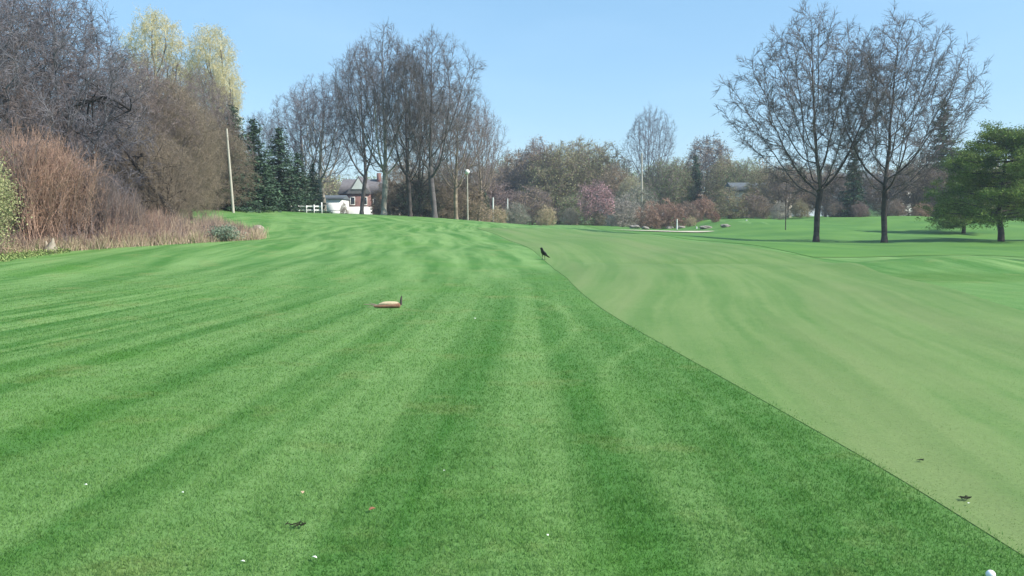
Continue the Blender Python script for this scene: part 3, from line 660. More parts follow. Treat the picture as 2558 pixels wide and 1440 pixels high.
for (px, D, top, v, wide, cr, cat, lab) in S_:
    s = fit(px, D, top) / 4.; place_tree('shrub', cat, lab, px, D, *low[v], s=s, rz=px * .017, bark=b_brown, crown=cr, group='shrubs along the far edge', wide=wide)
x_ = fit(1622, 146, 272) / 18.; place_tree('bare_tree', 'tree', 'tall hazy blue-grey bare tree above the far tree line', 1622, 146, *variants[1], s=x_, rz=1.0, bark=b_grey, crown=b_blue, wide=.72)
t = CTree(81, 4.2, 2.1, .6, .10, prof=(.5, .7, .9, 1, .9, .7, .3), natt=420, step=.28, low=1.5, ntw=3, twl=.5, sub=2, twr=.012, minr=.014)
x = wx(1488, 110); place_tree('blossom_tree', 'tree', 'pink blossoming magnolia tree at the end of the fairway', 1488, 110, t.trunk_mesh(b_grey, .03), t.crown_mesh(b_mauve, l_pink, 3800, .07, spread=.14), s=fit(1488, 110, 455) / 4.2, wide=.95)
# the mass of wood beyond, which reads as one
def far_wood():
    rng = np.random.default_rng(90); a = Acc(); sg = []; P = [[], [], []]
    for i in range(170):
        px = rng.uniform(-200, 2800); D = rng.uniform(165, 215); x0 = wx(px, D); z0 = hgt(x0, D); H = np.interp(px, [-200, 600, 1180, 1280, 1480, 1560, 1700, 2100, 2600], [14, 11, 10, 14.5, 15.5, 11, 12.5, 11, 13]) * rng.uniform(.85, 1.03)
        rd = rng.uniform(3.2, 5); sg.append((x0, D, z0 - .3, x0, D, z0 + H * .6, .2, .08)); n = 1500
        d = rng.normal(size=(n, 3)); d /= np.linalg.norm(d, axis=1)[:, None]; q = d * (rng.random((n, 1)) ** .45) * [rd, rd, H * .5] + [x0, D, z0 + H * .52]
        P[rng.integers(0, 3)].append(q)
        for k in range(n // 3):
            st = np.array([x0, D, z0 + H * rng.uniform(.15, .6)]); sg.append((*st, *q[k], .05, .015))
    a.tubes(sg, 3)
    for i in range(3): a.leaves(np.concatenate(P[i]), .17, rng, i + 1)
    tag(link('far_wood', a.mesh('far_wood', [b_brown, l_brown, l_green, l_olive])), 'hazy brown and olive wood far beyond the fairway', 'woodland', kind='stuff')
far_wood()
print('T far trees')

# ------------------------------------------------------------ brush bank at the left
prof_px = [-200, 0, 50, 120, 200, 300, 400, 520, 600, 640, 655]; prof_top = [345, 345, 350, 365, 408, 468, 508, 528, 535, 545, 590]
front_px = [-200, 0, 130, 300, 470, 640, 655]; front_py = [655, 640, 630, 618, 608, 599, 596]
def thicket():
    rng = np.random.default_rng(101); a = Acc(); S0 = [[], [], []]
    for i in range(15000):
        px = rng.uniform(-180, 648); py = np.interp(px, front_px, front_py); gx, gy = _fc(px)
        dd = rng.random() ** 1.3 * (1 - .6 * max(0, (px - 560) / 90)); y = gy + dd * 5.5; x = gx + (px - CX) / F * dd * 5.5 + rng.normal(0, .08)
        Hm = (np.interp(px, front_px, front_py) - np.interp(px, prof_px, prof_top)) / F * gy * (.40 if px < 260 else .75) * (.35 + .65 * min(1, dd * 1.6 + .15))
        h = Hm * rng.uniform(.5, 1.0) * (1 + .15 * math.sin(px * .05) + .1 * math.sin(px * .13)); p = np.array([x, y, hgt(x, y) - .03]); d = unit(np.array([rng.normal(0, .16), rng.normal(0, .16), 1]))
        k = rng.choice(3, p=[.40, .35, .25] if px < 430 else [.15, .35, .5]); r = rng.uniform(.006, .011)
        for s in range(3):
            d = unit(d + rng.normal(0, .10, 3)); q = p + d * h / 3; S0[k].append((*p, *q, r, r * .7)); r *= .7
            if s:
                for c in range(2): S0[k].append((*p, *(p + unit(d + rng.normal(0, .5, 3)) * h * .22), r * .8, r * .4))
            p = q
    for k in range(3): a.tubes(S0[k], 3, k)
    return a.mesh('dry_brush', [b_red, b_mauve, b_tan])
_cache = {}
def _fc(px):
    k = round(px / 10)
    if k not in _cache: _cache[k] = ground(k * 10, float(np.interp(k * 10, front_px, front_py)))
    return _cache[k]
tag(link('dry_brush', thicket()), 'bank of dry mauve and tan brush and weeds along the left edge of the mown grass', 'brush', kind='stuff')
def dry_grass():
    rng = np.random.default_rng(102); a = Acc(); S = [[], []]
    for i in range(9000):
        px = rng.uniform(-180, 655); gx, gy = _fc(px); dd = rng.normal(.15, .28); y = gy + dd; x = gx + rng.normal(0, .1); z = hgt(x, y)
        h = rng.uniform(.12, .42) * (1 + .4 * math.sin(px * .08)); d = unit(np.array([rng.normal(0, .35), rng.normal(0, .3), 1.]))
        S[0 if rng.random() < .75 else 1].append((x, y, z - .02, x + d[0] * h, y + d[1] * h, z + d[2] * h, .009, .003))
    a.tubes(S[0], 3, 0); a.tubes(S[1], 3, 1)
    return a.mesh('dry_grass', [b_tan, l_olive])
tag(link('dry_grass', dry_grass()), 'fringe of dead straw coloured grass at the foot of the brush', 'dry grass', kind='stuff')
# red-brown upright shrubs
def twig_shrub(seed, H, rad):
    rng = np.random.default_rng(seed); a = Acc(); stems = []; tw = []
    for i in range(170):
        az = rng.random() * 6.283; tilt = rng.uniform(0, .42); p = np.array([rng.normal(0, .35 * rad), rng.normal(0, .35 * rad), -.05]); d = unit(np.array([math.cos(az) * tilt, math.sin(az) * tilt, 1])); h = H * rng.uniform(.6, 1); r = rng.uniform(.010, .018)
        for s in range(5):
            d = unit(d + rng.normal(0, .07, 3)); q = p + d * h / 5; stems.append((*p, *q, r, r * .8)); r *= .8
            for c in range(4 if s else 1):
                d2 = unit(d + rng.normal(0, .38, 3)); b0 = p + (q - p) * rng.random(); e1 = b0 + d2 * h * rng.uniform(.08, .2); tw.append((*b0, *e1, .006, .004))
                for c2 in range(2): tw.append((*e1, *(e1 + unit(d2 + rng.normal(0, .4, 3)) * h * .08), .004, .003))
            p = q
    a.tubes(stems, 4); st = a.mesh('stems', [b_red]); a = Acc(); a.tubes(tw, 3); return st, a.mesh('twigs', [b_red])
tsv = [twig_shrub(111, 3.4, 1.1), twig_shrub(112, 3.4, 1.2)]
for (px, dy, top, v, mt, lab) in (
        (20, 1.6, 372, 0, (b_red, b_mauve), 'tall mauve twiggy shrub nearest the left edge'),
        (72, 1.2, 345, 1, (b_red, b_red), 'tallest red-brown upright shrub near the left edge'),
        (122, 1.8, 358, 0, (b_red, b_red), 'red-brown twiggy shrub, second from the tallest'),
        (172, 1.4, 390, 1, (b_mauve, b_red), 'mauve-red twiggy shrub above the pale stump'),
        (222, 1.8, 425, 0, (b_mauve, b_mauve), 'mauve twiggy shrub on the falling slope of the thicket'),
        (272, 1.6, 455, 1, (b_red, b_mauve), 'lower mauve shrub at the right of the tall thicket'),
        (330, 2.2, 490, 0, (b_tan, b_mauve), 'low tan twiggy shrub where the thicket thins out'),
        (-40, 1.6, 350, 1, (b_red, b_mauve), 'mauve shrub cut by the left picture edge')):
    gx, gy = _fc(px); D = gy + dy; x = wx(px, D); e = empty('twig_shrub', (x, D, hgt(x, D)), px * .02); tag(e, lab, 'shrub', 'red-brown shrubs at the left'); s = fit(px, D, top) / 3.4; e.scale = (s * .85, s * .85, s)
    for nm, me, m_ in zip(('stems', 'twigs'), tsv[v], mt):
        o = link(nm, me, e); o.material_slots[0].link = 'OBJECT'; o.material_slots[0].material = m_
# yellow-green leafy bush at the very left, and ground cover below it
def leafy(name, px, D, top, rad, n, mat, lab, bark=b_brown, size=.05):
    rng = np.random.default_rng(int(px) + 500); x = wx(px, D); z = hgt(x, D); H = wz(top, D) - z; e = empty(name, (x, D, z)); tag(e, lab, 'bush'); a = Acc(); sg = []
    c = rng.normal(size=(26, 3)); c /= np.linalg.norm(c, axis=1)[:, None]; c = c * rng.uniform(.4, .85, (26, 1)) * [rad, rad, H * .45] + [0, 0, H * .52]
    for q in c: sg.append((0, 0, -.05, *q, .02, .008))
    a.tubes(sg, 4); link('stems', a.mesh('stems', [bark]), e); a = Acc(); k = rng.integers(0, 26, n); P = c[k] + rng.normal(0, 1, (n, 3)) * [rad * .24, rad * .24, H * .12]; P[:, 2] = np.abs(P[:, 2])
    a.leaves(P, size, rng); link('foliage', a.mesh('foliage', [mat]), e); return e
leafy('leafy_bush', -25, 28.2, 375, .85, 9000, l_olive, 'yellow green leafy bush at the far left edge above the brush', size=.035)
def ground_cover():
    rng = np.random.default_rng(120); a = Acc(); P = []
    for i in range(70):
        px = rng.uniform(-60, 150); gx, gy = _fc(px); y = gy - rng.uniform(0, 2.6) * max(0, 1 - px / 190); x = gx * y / gy
        P.append(np.array([x, y, hgt(x, y) + .06]) + rng.normal(0, 1, (60, 3)) * [.18, .22, .05])
    a.leaves(np.concatenate(P), .030, rng); return a.mesh('ground_cover', [l_yel2])
l_yel2 = simple('leaf_cover', (.24, .27, .10), (.13, .20, .06), 1.5, island=.5)
tag(link('ground_cover', ground_cover()), 'patchy yellow green weeds at the lower left edge of the brush', 'weeds', kind='stuff')

def rock(name, px, py, w_, h_, mat, lab, cat, seed, dD=0):
    import bmesh
    x, y = ground(px, py); y += dD; rng = random.Random(seed); bm = bmesh.new(); bmesh.ops.create_icosphere(bm, subdivisions=3, radius=1)
    from mathutils import noise
    for v in bm.verts:
        n = noise.noise(v.co * 1.3 + Vector((seed, 0, 0))); n2 = noise.noise(v.co * 3.5 + Vector((0, seed, 0))); v.co *= 1 + .35 * n + .12 * n2
        v.co.x *= w_ / 2; v.co.y *= w_ / 2.6; v.co.z *= h_ / 2; v.co.z += h_ * .3
    me = bpy.data.meshes.new(name); bm.to_mesh(me); bm.free(); me.materials.append(mat); o = link(name, me, loc=(x, y, hgt(x, y))); return tag(o, lab, cat)
m_stone = simple('pale_stone', (.30, .27, .24), (.20, .18, .16), 6, bump=.5)
m_wood_pale = simple('weathered_wood', (.42, .36, .29), (.28, .24, .19), 8, bump=.4)
# pale broken stump at the foot of the brush
def stump():
    x, y = ground(126, 632); e = empty('tree_stump', (x, y, hgt(x, y))); tag(e, 'pale weathered broken stump at the foot of the red-brown brush', 'stump'); a = Acc()
    rng = np.random.default_rng(7); a.tubes([(0, 0, -.05, .02, 0, .22, .27, .20), (.05, 0, .20, .09, 0, .36, .14, .09), (.09, 0, .34, .10, .02, .50, .07, .03), (-.1, 0, .15, -.16, .03, .40, .08, .03)], 9); link('wood', a.mesh('wood', [m_wood_pale]), e)
    a = Acc(); a.tubes([(.1 * math.cos(k), .1 * math.sin(k), .04, .34 * math.cos(k), .26 * math.sin(k), -.03, .05, .02) for k in (0, 1.3, 2.4, 3.5, 4.6, 5.5)], 5); link('root', a.mesh('root', [m_wood_pale]), e)
stump()
rock('pale_rock', 606, 592, .9, .34, m_wood_pale, 'largest pale rock at the right tip of the brush bank', 'rock', 3, .6)
rock('pale_rock', 630, 582, .55, .36, m_wood_pale, 'smaller pale rock above the largest one at the brush tip', 'rock', 8, 1.0)
leafy('juniper_bush', 566, 35.8, 562, .65, 2200, l_sage, 'low blue-green bush inside the right tip of the brush', size=.035)
print('T brush')

# ------------------------------------------------------------ poles and posts
m_pole = simple('pole_weathered', (.50, .46, .39), (.38, .35, .30), 3)
m_white = simple('white_paint', (.78, .78, .76), (.68, .68, .66), 1, rough=.5)
m_glass = simple('window_glass', (.05, .06, .08), (.03, .035, .05), 1, rough=.15)
def pole(name, px0, base, px1, top, D, r, label, cat, arm=False, lamp=False, mat=m_pole):
    x0 = wx(px0, D); z0 = hgt(x0, D) - .2; x1 = wx(px1, D); z1 = wz(top, D); e = empty(name, (x0, D, z0)); tag(e, label, cat); a = Acc()
    a.tubes([(0, 0, 0, x1 - x0, 0, z1 - z0, r, r * .72)], 10); link('pole', a.mesh('pole', [mat]), e)
    if arm:
        a = Acc(); q = (x1 - x0, 0, z1 - z0 - .4); a.box(q[0] - .7, q[0] + .7, -.06, .06, q[2] - .05, q[2] + .05); link('crossarm', a.mesh('crossarm', [m_pole]), e)
        for s in (-.6, 0, .6):
            a = Acc(); a.tubes([(q[0] + s, 0, q[2] + .05, q[0] + s, 0, q[2] + .2, .045, .03)], 8); link('insulator', a.mesh('insulator', [m_white]), e)
    if lamp:
        import bmesh
        bm = bmesh.new(); bmesh.ops.create_uvsphere(bm, u_segments=16, v_segments=10, radius=.24); me = bpy.data.meshes.new('lamp_globe'); bm.to_mesh(me); bm.free(); me.materials.append(m_white)
        link('lamp_globe', me, e, (x1 - x0, 0, z1 - z0 + .2), smooth=True); a = Acc(); a.tubes([(x1 - x0, 0, z1 - z0 - .12, x1 - x0, 0, z1 - z0 + .02, .07, .13)], 10); link('lamp_collar', a.mesh('lamp_collar', [m_pole]), e)
    return e
pole('utility_pole', 586, 522, 574, 325, 62, .095, 'pale slightly leaning wooden pole above the brush bank', 'pole')
pole('lamp_post', 1169, 550, 1168, 436, 88, .075, 'slim lamp post with white globe on the hill brow', 'lamp post', lamp=True)
pole('utility_pole', 1603, 560, 1600, 385, 128, .15, 'distant pale pole rising among the trees below the hazy bare tree', 'pole')
pole('utility_pole', 2303, 560, 2302, 385, 107, .07, 'pale pole beside the right bare tree and pines', 'pole')
for px, base, top, D, lab in ((1863, 572, 549, 92, 'short yellowish white marker post on the green mound'), (1690, 575, 548, 97, 'short white post in front of the red shrubs'), (1739, 573, 566, 93, 'stubby white post beside the bank')):
    pole('marker_post', px, base, px, top, D, .09, lab, 'post', mat=m_white)
pole('marker_post', 1961, 596, 1960, 455, 78, .045, 'thin dark pole standing on the mound left of the big trunk', 'pole', mat=b_dark)
pole('marker_post', 1232, 520, 1232, 494, 116, .13, 'white post among the mauve shrubs, left of two', 'post', mat=m_white)
pole('marker_post', 1268, 520, 1268, 497, 118, .11, 'white post among the mauve shrubs, right of two', 'post', mat=m_white)

# ------------------------------------------------------------ houses
m_brick = simple('red_brick', (.24, .13, .115), (.17, .10, .09), 5)
m_roof = simple('roof_shingle', (.19, .175, .18), (.14, .13, .135), 3)
m_roofg = simple('roof_blue_grey', (.13, .15, .17), (.09, .105, .12), 2)
m_cream = simple('cream_siding', (.62, .59, .53), (.55, .52, .47), 2)
def gable(a, x0, x1, y0, y1, z0, z1, ov=.25, m=0, along='x'):
    if along == 'x':
        ym = (y0 + y1) / 2; V = [(x0 - ov, y0 - ov, z0), (x1 + ov, y0 - ov, z0), (x1 + ov, ym, z1), (x0 - ov, ym, z1), (x0 - ov, y1 + ov, z0), (x1 + ov, y1 + ov, z0)]
        a.add(V, [(0, 1, 2, 3), (3, 2, 5, 4), (0, 4, 5, 1)], m); a.add(V, [(0, 3, 4), (1, 5, 2)], m)
    else:
        xm = (x0 + x1) / 2; V = [(x0 - ov, y0 - ov, z0), (x0 - ov, y1 + ov, z0), (xm, y1 + ov, z1), (xm, y0 - ov, z1), (x1 + ov, y0 - ov, z0), (x1 + ov, y1 + ov, z0)]
        a.add(V, [(0, 3, 2, 1), (3, 4, 5, 2), (0, 1, 5, 4)], m); a.add(V, [(0, 4, 3), (1, 2, 5)], m)
def window(par, x, z, w_, h_, y):
    a = Acc(); t = .08
    a.box(x - w_ / 2 - t, x - w_ / 2, y - .06, y, z, z + h_); a.box(x + w_ / 2, x + w_ / 2 + t, y - .06, y, z, z + h_); a.box(x - w_ / 2 - t, x + w_ / 2 + t, y - .07, y, z + h_, z + h_ + t); a.box(x - w_ / 2 - t, x + w_ / 2 + t, y - .09, y, z - t, z)
    f = link('window', a.mesh('window', [m_white]), par); a = Acc(); a.box(x - w_ / 2, x + w_ / 2, y - .02, y, z, z + h_); link('pane', a.mesh('pane', [m_glass]), f)
def brick_house():
    D = 118; x0 = wx(880, D); z0 = wz(538, D) - .2; e = empty('brick_house', (x0, D, z0)); tag(e, 'red brick house with white gable seen between the bare trunks on the hill', 'house')
    a = Acc(); a.box(-1.6, 3.9, 0, 8, -1.5, 3.0); a.box(-.4, 2.6, -.9, -.003, -1.5, 3.0); link('wall', a.mesh('wall', [m_brick]), e)
    a = Acc(); gable(a, -1.6, 3.9, 0, 8, 3.003, 5.1); link('roof', a.mesh('roof', [m_roof]), e)
    a = Acc(); gable(a, -.4, 2.6, -.9, 3, 3.01, 5.3, ov=.12, along='y'); link('roof', a.mesh('roof', [m_roof]), e); a = Acc(); a.add([(.2, -1.04, 3.6), (2.0, -1.04, 3.6), (1.1, -1.04, 5.05), (.2, -1.08, 3.6), (2.0, -1.08, 3.6), (1.1, -1.08, 5.05)], [(0, 1, 4, 3), (1, 2, 5, 4), (2, 0, 3, 5)]).add([(.2, -1.085, 3.6), (2.0, -1.085, 3.6), (1.1, -1.085, 5.05)], [(0, 1, 2)]); link('gable', a.mesh('gable', [m_white]), e)
    a = Acc(); a.box(2.9, 3.4, 3.2, 3.8, 4, 5.9); link('chimney', a.mesh('chimney', [m_brick]), e)
    for x, z, w_, h_, y in ((.3, 1.6, .5, .9, -.9), (1.9, 1.6, .5, .9, -.9), (3.2, 1.5, .6, .9, 0), (-1.0, 1.5, .6, .9, 0)): window(e, x, z, w_, h_, y)
    a = Acc(); a.box(-.9, 2.9, -1.35, -.95, -1.5, 1.3); link('porch', a.mesh('porch', [m_white]), e)
    a = Acc(); a.box(3.98, 6.6, -.6, 2, -1.5, 1.35); a.box(4.2, 5.0, -.65, -.605, 1.7, 1.9); link('side_annex', a.mesh('side_annex', [m_cream]), e)
def garage():
    D = 112; x0 = wx(836, D); z0 = wz(538, D) - .2; e = empty('garage', (x0, D, z0)); tag(e, 'small white garage left of the brick house', 'garage')
    a = Acc(); a.box(-1.5, 1.0, 0, 5, -1.5, 2.2); link('wall', a.mesh('wall', [m_white]), e); a = Acc(); gable(a, -1.5, 1.0, 0, 5, 2.203, 2.75, along='x', ov=.15); link('roof', a.mesh('roof', [m_roofg]), e)
    a = Acc(); a.box(-.8, .8, -.05, -.003, -1.0, 1.55); d = link('garage_door', a.mesh('garage_door', [m_white]), e)
    a = Acc(); [a.box(-.78, .78, -.065, -.052, z, z + .03) for z in (-.4, .2, .8)]; link('door_groove', a.mesh('door_groove', [m_roof]), d)
brick_house(); garage()
def fence():
    D = 78.5; xa, xb = wx(730, D), wx(806, D); z0 = hgt(wx(770, D), D) - .05; e = empty('white_fence', (xa, D, z0)); tag(e, 'low white rail fence left of the white garage', 'fence')
    Lx = xb - xa; a = Acc(); a.box(0, Lx, -.03, .03, .52, .66); link('rail', a.mesh('rail', [m_white]), e); a = Acc(); a.box(0, Lx, -.03, .03, .2, .32); link('rail', a.mesh('rail', [m_white]), e)
    for k in range(5):
        a = Acc(); x = k * Lx / 4; a.box(x - .05, x + .05, -.10, -.035, -.5, .75 + (.2 if k in (0, 4) else 0)); link('post', a.mesh('post', [m_white]), e)
fence()
def house(px, D, w_, wall_top, roof_top, base, wm, rm, lab, rz=0, nw=3):
    x = wx(px, D); z = hgt(x, D); e = empty('house', (x, D, z - .3), rz); tag(e, lab, 'house'); zt = wz(wall_top, D) - z + .3; zr = wz(roof_top, D) - z + .3
    a = Acc(); a.box(-w_ / 2, w_ / 2, 0, 7, -.5, zt); link('wall', a.mesh('wall', [wm]), e); a = Acc(); gable(a, -w_ / 2, w_ / 2, 0, 7, zt + .003, zr, ov=.35); link('roof', a.mesh('roof', [rm]), e)
    for k in range(nw): window(e, -w_ / 2 + w_ * (k + .5) / nw, zt - 1.6, .9, 1.1, 0)
house(1262, 150, 7, 478, 445, 520, m_cream, m_roofg, 'pale house with blue-grey roof behind the shrubs right of the lamp post')
house(1560, 138, 8, 505, 478, 540, m_cream, m_roof, 'pale house half hidden behind the whitish blossoming shrub')
house(1905, 126, 8, 478, 455, 540, m_cream, m_roofg, 'pale house glimpsed behind the trees left of the left big trunk')
house(2195, 122, 9, 460, 432, 540, m_white, m_roofg, 'white house glimpsed behind the right big trunk')
# dark shrub beds, low stone bank and cars at the foot of the red shrubs
def car(px, D, col, lab, rz=0):
    x = wx(px, D); e = empty('parked_car', (x, D, hgt(x, D)), rz); tag(e, lab, 'car', 'cars parked beyond the fairway'); a = Acc()
    prof = [(-2.1, .3), (-2.1, .8), (-1.9, .95), (-1.0, 1.0), (1.0, 1.0), (2.0, .85), (2.15, .55), (2.1, .3)]; n = len(prof)
    V = [(p[0], s, p[1]) for s in (-.85, .85) for p in prof]; a.add(V, [(i, (i + 1) % n, n + (i + 1) % n, n + i) for i in range(n)]); a.add(V, [tuple(range(n)), tuple(range(2 * n - 1, n - 1, -1))]); link('body', a.mesh('body', [col]), e)
    a = Acc(); pr = [(-1.4, 1.0), (-.9, 1.42), (.45, 1.45), (1.15, 1.0)]; V = [(p[0], s * (.75 if p[1] > 1.1 else .84), p[1]) for s in (-1, 1) for p in pr]; a.add(V, [(0, 1, 5, 4), (1, 2, 6, 5), (2, 3, 7, 6), (0, 3, 2, 1), (4, 5, 6, 7)]); link('window', a.mesh('window', [m_glass]), e)
    a = Acc(); a.box(-.85, .40, -.70, .70, 1.435, 1.475); link('roof', a.mesh('roof', [col]), e)
    for wx_ in (-1.3, 1.35):
        for s in (-1, 1):
            a = Acc(); ring = [(wx_ + .33 * math.cos(k * .5236), y, .33 + .33 * math.sin(k * .5236)) for y in (s * .7, s * .9) for k in range(12)]
            a.add(ring, [(i, (i + 1) % 12, 12 + (i + 1) % 12, 12 + i) for i in range(12)]); a.add(ring, [tuple(range(12)), tuple(range(23, 11, -1))]); link('wheel', a.mesh('wheel', [b_dark]), e)
m_carw = simple('car_silver', (.45, .46, .48), (.42, .43, .45), 1, rough=.35); m_carb = simple('car_black', (.03, .03, .035), (.025, .025, .03), 1, rough=.3)
car(1628, 119, m_carb, 'dark car parked behind the low bank under the rose red shrubs', .05); car(1797, 116, m_carb, 'dark car parked beside the crimson shrub', -.1)
rng = random.Random(4)
for i, (px, py, w_, h_) in enumerate(((1585, 572, 1.1, .5), (1612, 574, .8, .42), (1640, 573, 1.3, .5), (1672, 573, .9, .45), (1700, 572, 1.1, .4), (1762, 573, 1.2, .45), (1812, 569, .9, .4))):
    names = ['leftmost grey boulder of the low bank', 'small grey boulder next to the leftmost one', 'broad grey boulder below the dark car', 'grey boulder right of the broad one', 'flat grey boulder beside the white post', 'grey boulder below the crimson shrub', 'last grey boulder where the mound begins']
    o = rock('boulder', px, py, w_, h_, m_stone, names[i], 'boulder', 20 + i); o['group'] = 'boulders of the low bank'
# pale sand strip
def sand():
    a = Acc(); V = []; n = 40
    c = ground(1660, 580); 
    for k in range(n):
        t = 2 * math.pi * k / n; x = c[0] + (4.6 + .5 * math.sin(3 * t)) * math.cos(t); y = c[1] + 1.5 * math.sin(t); V.append((x, y, hgt(x, y) + .09))
    V.append((c[0], c[1], hgt(*c) + .09)); a.add(V, [(i, (i + 1) % n, n) for i in range(n)]); tag(link('sand_bunker', a.mesh('sand_bunker', [m_sand])), 'thin strip of pale sand at the far end of the fairway', kind='structure')
sand()
print('T houses')

# ------------------------------------------------------------ things on the grass
def skin_obj(name, chains, mat, parent, sub=2):
    V, E, Rr = [], [], []
    for ch in chains:
        st = len(V)
        for i, (p, r) in enumerate(ch):
            V.append(p); Rr.append(r)
            if i: E.append((st + i - 1, st + i))
    me = bpy.data.meshes.new(name); me.from_pydata(V, E, []); o = link(name, me, parent); me.materials.append(mat)
    md = o.modifiers.new('skin', 'SKIN'); 
    for i, r in enumerate(Rr): me.skin_vertices[0].data[i].radius = r if isinstance(r, tuple) else (r, r)
    me.skin_vertices[0].data[0].use_root = True; o.modifiers.new('sub', 'SUBSURF').levels = sub; o.modifiers['sub'].render_levels = sub; md.use_smooth_shade = True; return o
m_black = simple('black_feather', (.012, .012, .014), (.008, .008, .01), 20, rough=.5)
m_beak = simple('beak_dark', (.03, .03, .03), (.02, .02, .02), 10, rough=.4)
def crow():
    x, y = ground(1358, 650); s = y / 36.; e = empty('crow', (x, y, hgt(x, y) + .02), R(215)); e.scale = (.85 * s, 1.9 * s, 1.3 * s); tag(e, 'small black bird standing at the edge of the fairway', 'bird')
    # facing +X in its own frame
    skin_obj('body', [[((-.20, 0, .10), (.03, .012)), ((-.13, 0, .14), (.05, .035)), ((-.04, 0, .18), (.072, .07)), ((.05, 0, .22), (.068, .066)), ((.10, 0, .29), (.042, .042)), ((.125, 0, .345), (.045, .045)), ((.16, 0, .352), (.030, .030))]], m_black, e)
    a = Acc(); a.tubes([(.175, 0, .352, .235, 0, .338, .016, .002)], 6); link('beak', a.mesh('beak', [m_beak]), e)
    a = Acc(); a.add([(-.14, -.04, .14), (-.14, .04, .14), (-.33, .035, .06), (-.33, -.035, .06), (-.14, -.04, .12), (-.14, .04, .12), (-.33, .035, .05), (-.33, -.035, .05)], [(0, 1, 2, 3), (4, 7, 6, 5), (0, 3, 7, 4), (1, 5, 6, 2), (2, 6, 7, 3)]); link('tail', a.mesh('tail', [m_black]), e)
    for sd_ in (-1, 1):
        a = Acc(); a.tubes([(0, .04 * sd_, .15, .01, .045 * sd_, .07, .016, .008), (.01, .045 * sd_, .07, 0, .045 * sd_, 0, .007, .006), (0, .045 * sd_, 0, .05, .05 * sd_, 0, .006, .003), (0, .045 * sd_, 0, .045, .025 * sd_, 0, .006, .003), (0, .045 * sd_, 0, -.03, .045 * sd_, 0, .006, .003)], 6); link('leg', a.mesh('leg', [m_beak]), e)
crow()
m_barkred = simple('bark_red_brown', (.33, .16, .10), (.20, .11, .07), 14, bump=.5)
m_heart = simple('split_wood', (.62, .50, .33), (.50, .38, .24), 12, bump=.3)
def branch_piece():
    x, y = ground(965, 770); s = y / 16.2; e = empty('broken_branch', (x, y, hgt(x, y))); e.scale = (s * 1.15, s, s * 1.1); tag(e, 'broken tan branch with red-brown bark lying alone on the mown grass', 'branch')
    skin_obj('wood', [[((-.13, .0, .045), (.028, .02)), ((-.05, 0, .07), (.05, .035)), ((.05, 0, .07), (.06, .045)), ((.15, 0, .06), (.055, .05)), ((.22, 0, .055), (.045, .05))]], m_heart, e)
    skin_obj('bark', [[((-.20, -.03, .025), (.014, .012)), ((-.10, -.04, .028), (.03, .024)), ((.02, -.045, .03), (.045, .028)), ((.14, -.045, .035), (.05, .033)), ((.235, -.03, .05), (.04, .045))]], m_barkred, e)
    a = Acc(); a.tubes([(.235, -.02, .05, .24, -.02, .14, .022, .017), (.24, -.02, .14, .25, -.02, .20, .017, .010)], 7); link('stub', a.mesh('stub', [b_dark]), e)
    a = Acc(); a.tubes([(-.12, 0, .045, -.24, .01, .055, .012, .008), (-.24, .01, .055, -.36, 0, .06, .008, .004), (-.14, 0, .047, -.28, .03, .09, .006, .003), (-.14, 0, .045, -.30, -.05, .02, .007, .003)], 5); link('twig', a.mesh('twig', [b_brown]), e)
branch_piece()
m_leafb = simple('dead_leaf_brown', (.30, .14, .08), (.2, .1, .06), 20)
m_petal = simple('white_petal', (.8, .82, .75), (.72, .74, .68), 10, rough=.6)
def leaf(name, px, py, size, mat, lab, cat, rz, grp=None):
    x, y = ground(px, py); a = Acc(); V = []; n = 10
    for sgn in (-1, 0, 1):
        for i in range(n): f = i / (n - 1); V.append(((f - .5) * 2 * size, sgn * size * .55 * math.sin(math.pi * min(f * 1.05, 1)) ** .8, abs(sgn) * size * .45 * math.sin(math.pi * f) + .2 * size * (f - .5) ** 2 + .012))
    fs = [(r * n + i, r * n + i + 1, (r + 1) * n + i + 1, (r + 1) * n + i) for r in range(2) for i in range(n - 1)]; a.add(V, fs)
    o = link(name, a.mesh(name, [mat]), loc=(x, y, hgt(x, y) + .008)); o.rotation_euler = (.1, -.08, rz); md = o.modifiers.new('solid', 'SOLIDIFY'); md.thickness = .0012; tag(o, lab, cat, grp)
leaf('dead_leaf', 930, 1288, .022, m_leafb, 'small curled red-brown dead leaf on the dark swath', 'leaf', .7)
leaf('dead_leaf', 755, 1244, .018, simple('dead_leaf_tan', (.5, .36, .24), (.4, .3, .2), 20), 'small pale tan dead leaf on the light swath', 'leaf', 1.9)
for px, py, s_, lab in ((785, 1412, .014, 'white petal at the bottom left of the dark swath'), (606, 1414, .011, 'faint white petal left of the brightest one'), (1367, 1354, .009, 'tiny white petal on the pale centre swath'), (1187, 800, .022, 'white petal lying right of the broken branch'), (215, 1222, .012, 'white petal on the far left grass'), (457, 1240, .010, 'white petal left of the tan leaf'), (1110, 1186, .008, 'tiny white petal upper on the dark swath'), (2420, 1268, .010, 'white petal beside the dark divot')):
    leaf('petal', px, py, s_, m_petal, lab, 'petal', px * .7, 'white petals on the grass')
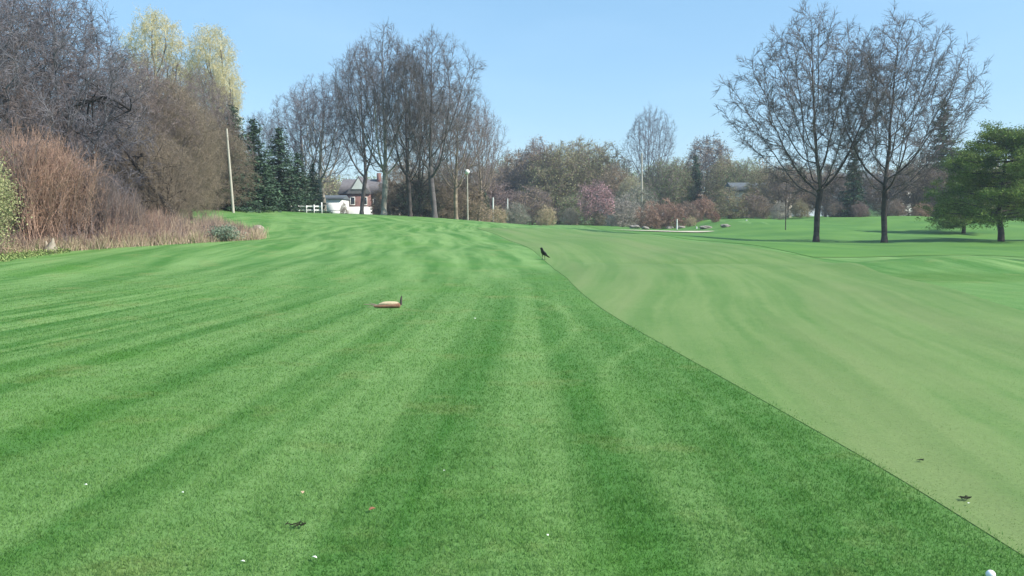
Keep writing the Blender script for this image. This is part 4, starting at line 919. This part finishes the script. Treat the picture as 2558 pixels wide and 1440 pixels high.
def ball():
    import bmesh
    x, y = ground(2474, 1451); bm = bmesh.new(); bmesh.ops.create_icosphere(bm, subdivisions=4, radius=.0214); me = bpy.data.meshes.new('golf_ball'); bm.to_mesh(me); bm.free()
    m, t, b = new_mat('ball_white'); b.inputs['Base Color'].default_value = (.85, .86, .84, 1); b.inputs['Roughness'].default_value = .35; vo = N(t, 'ShaderNodeTexVoronoi'); vo.inputs['Scale'].default_value = 260; tc = N(t, 'ShaderNodeTexCoord'); L(t, tc.outputs['Object'], vo.inputs[0])
    bp = N(t, 'ShaderNodeBump'); bp.inputs['Strength'].default_value = .3; bp.inputs['Distance'].default_value = .001; L(t, vo.outputs[0], bp.inputs['Height']); L(t, bp.outputs[0], b.inputs['Normal']); me.materials.append(m)
    tag(link('golf_ball', me, loc=(x, y, hgt(x, y) + .018), smooth=True), 'white ball in the grass at the bottom right corner', 'ball')
ball()
m_soil = simple('dark_soil', (.035, .04, .02), (.02, .025, .012), 30)
def divot(px, py, w_, lab):
    x, y = ground(px, py); rng = np.random.default_rng(px); a = Acc(); sg = []
    for k in range(26):
        p = np.array([rng.normal(0, w_ * .5), rng.normal(0, w_ * .3), .012]); d = unit(np.array([rng.normal(), rng.normal() * .5, abs(rng.normal()) * .3])); q = p + d * w_ * .5; sg.append((*p, *q, .003, .002))
    a.tubes(sg, 5); tag(link('twig_clump', a.mesh('twig_clump', [m_soil]), loc=(x, y, hgt(x, y) + .008)), lab, 'twigs')
divot(2408, 1256, .035, 'dark twig scrap on the fairway edge at the lower right'); divot(745, 1326, .045, 'dark twig scrap on the light swath at the lower left'); divot(2300, 1160, .02, 'tiny dark twig scrap on the fairway near its edge')
print('T all done', sum(len(o.data.polygons) for o in C.objects if o.type == 'MESH'))
# ------------------------------------------------------------ air
def haze():
    a = Acc(); a.box(-330, 330, -60, 300, -3, 24); me = a.mesh('haze', []); m = bpy.data.materials.new('haze'); m.use_nodes = True; t = m.node_tree; t.nodes.clear()
    out = t.nodes.new('ShaderNodeOutputMaterial'); v = t.nodes.new('ShaderNodeVolumePrincipled'); v.inputs['Color'].default_value = (.72, .82, .95, 1); v.inputs['Density'].default_value = .0006; v.inputs['Anisotropy'].default_value = .2
    t.links.new(v.outputs[0], out.inputs['Volume']); me.materials.append(m); tag(link('haze', me), 'faint bluish haze over the far trees', kind='stuff')
haze()
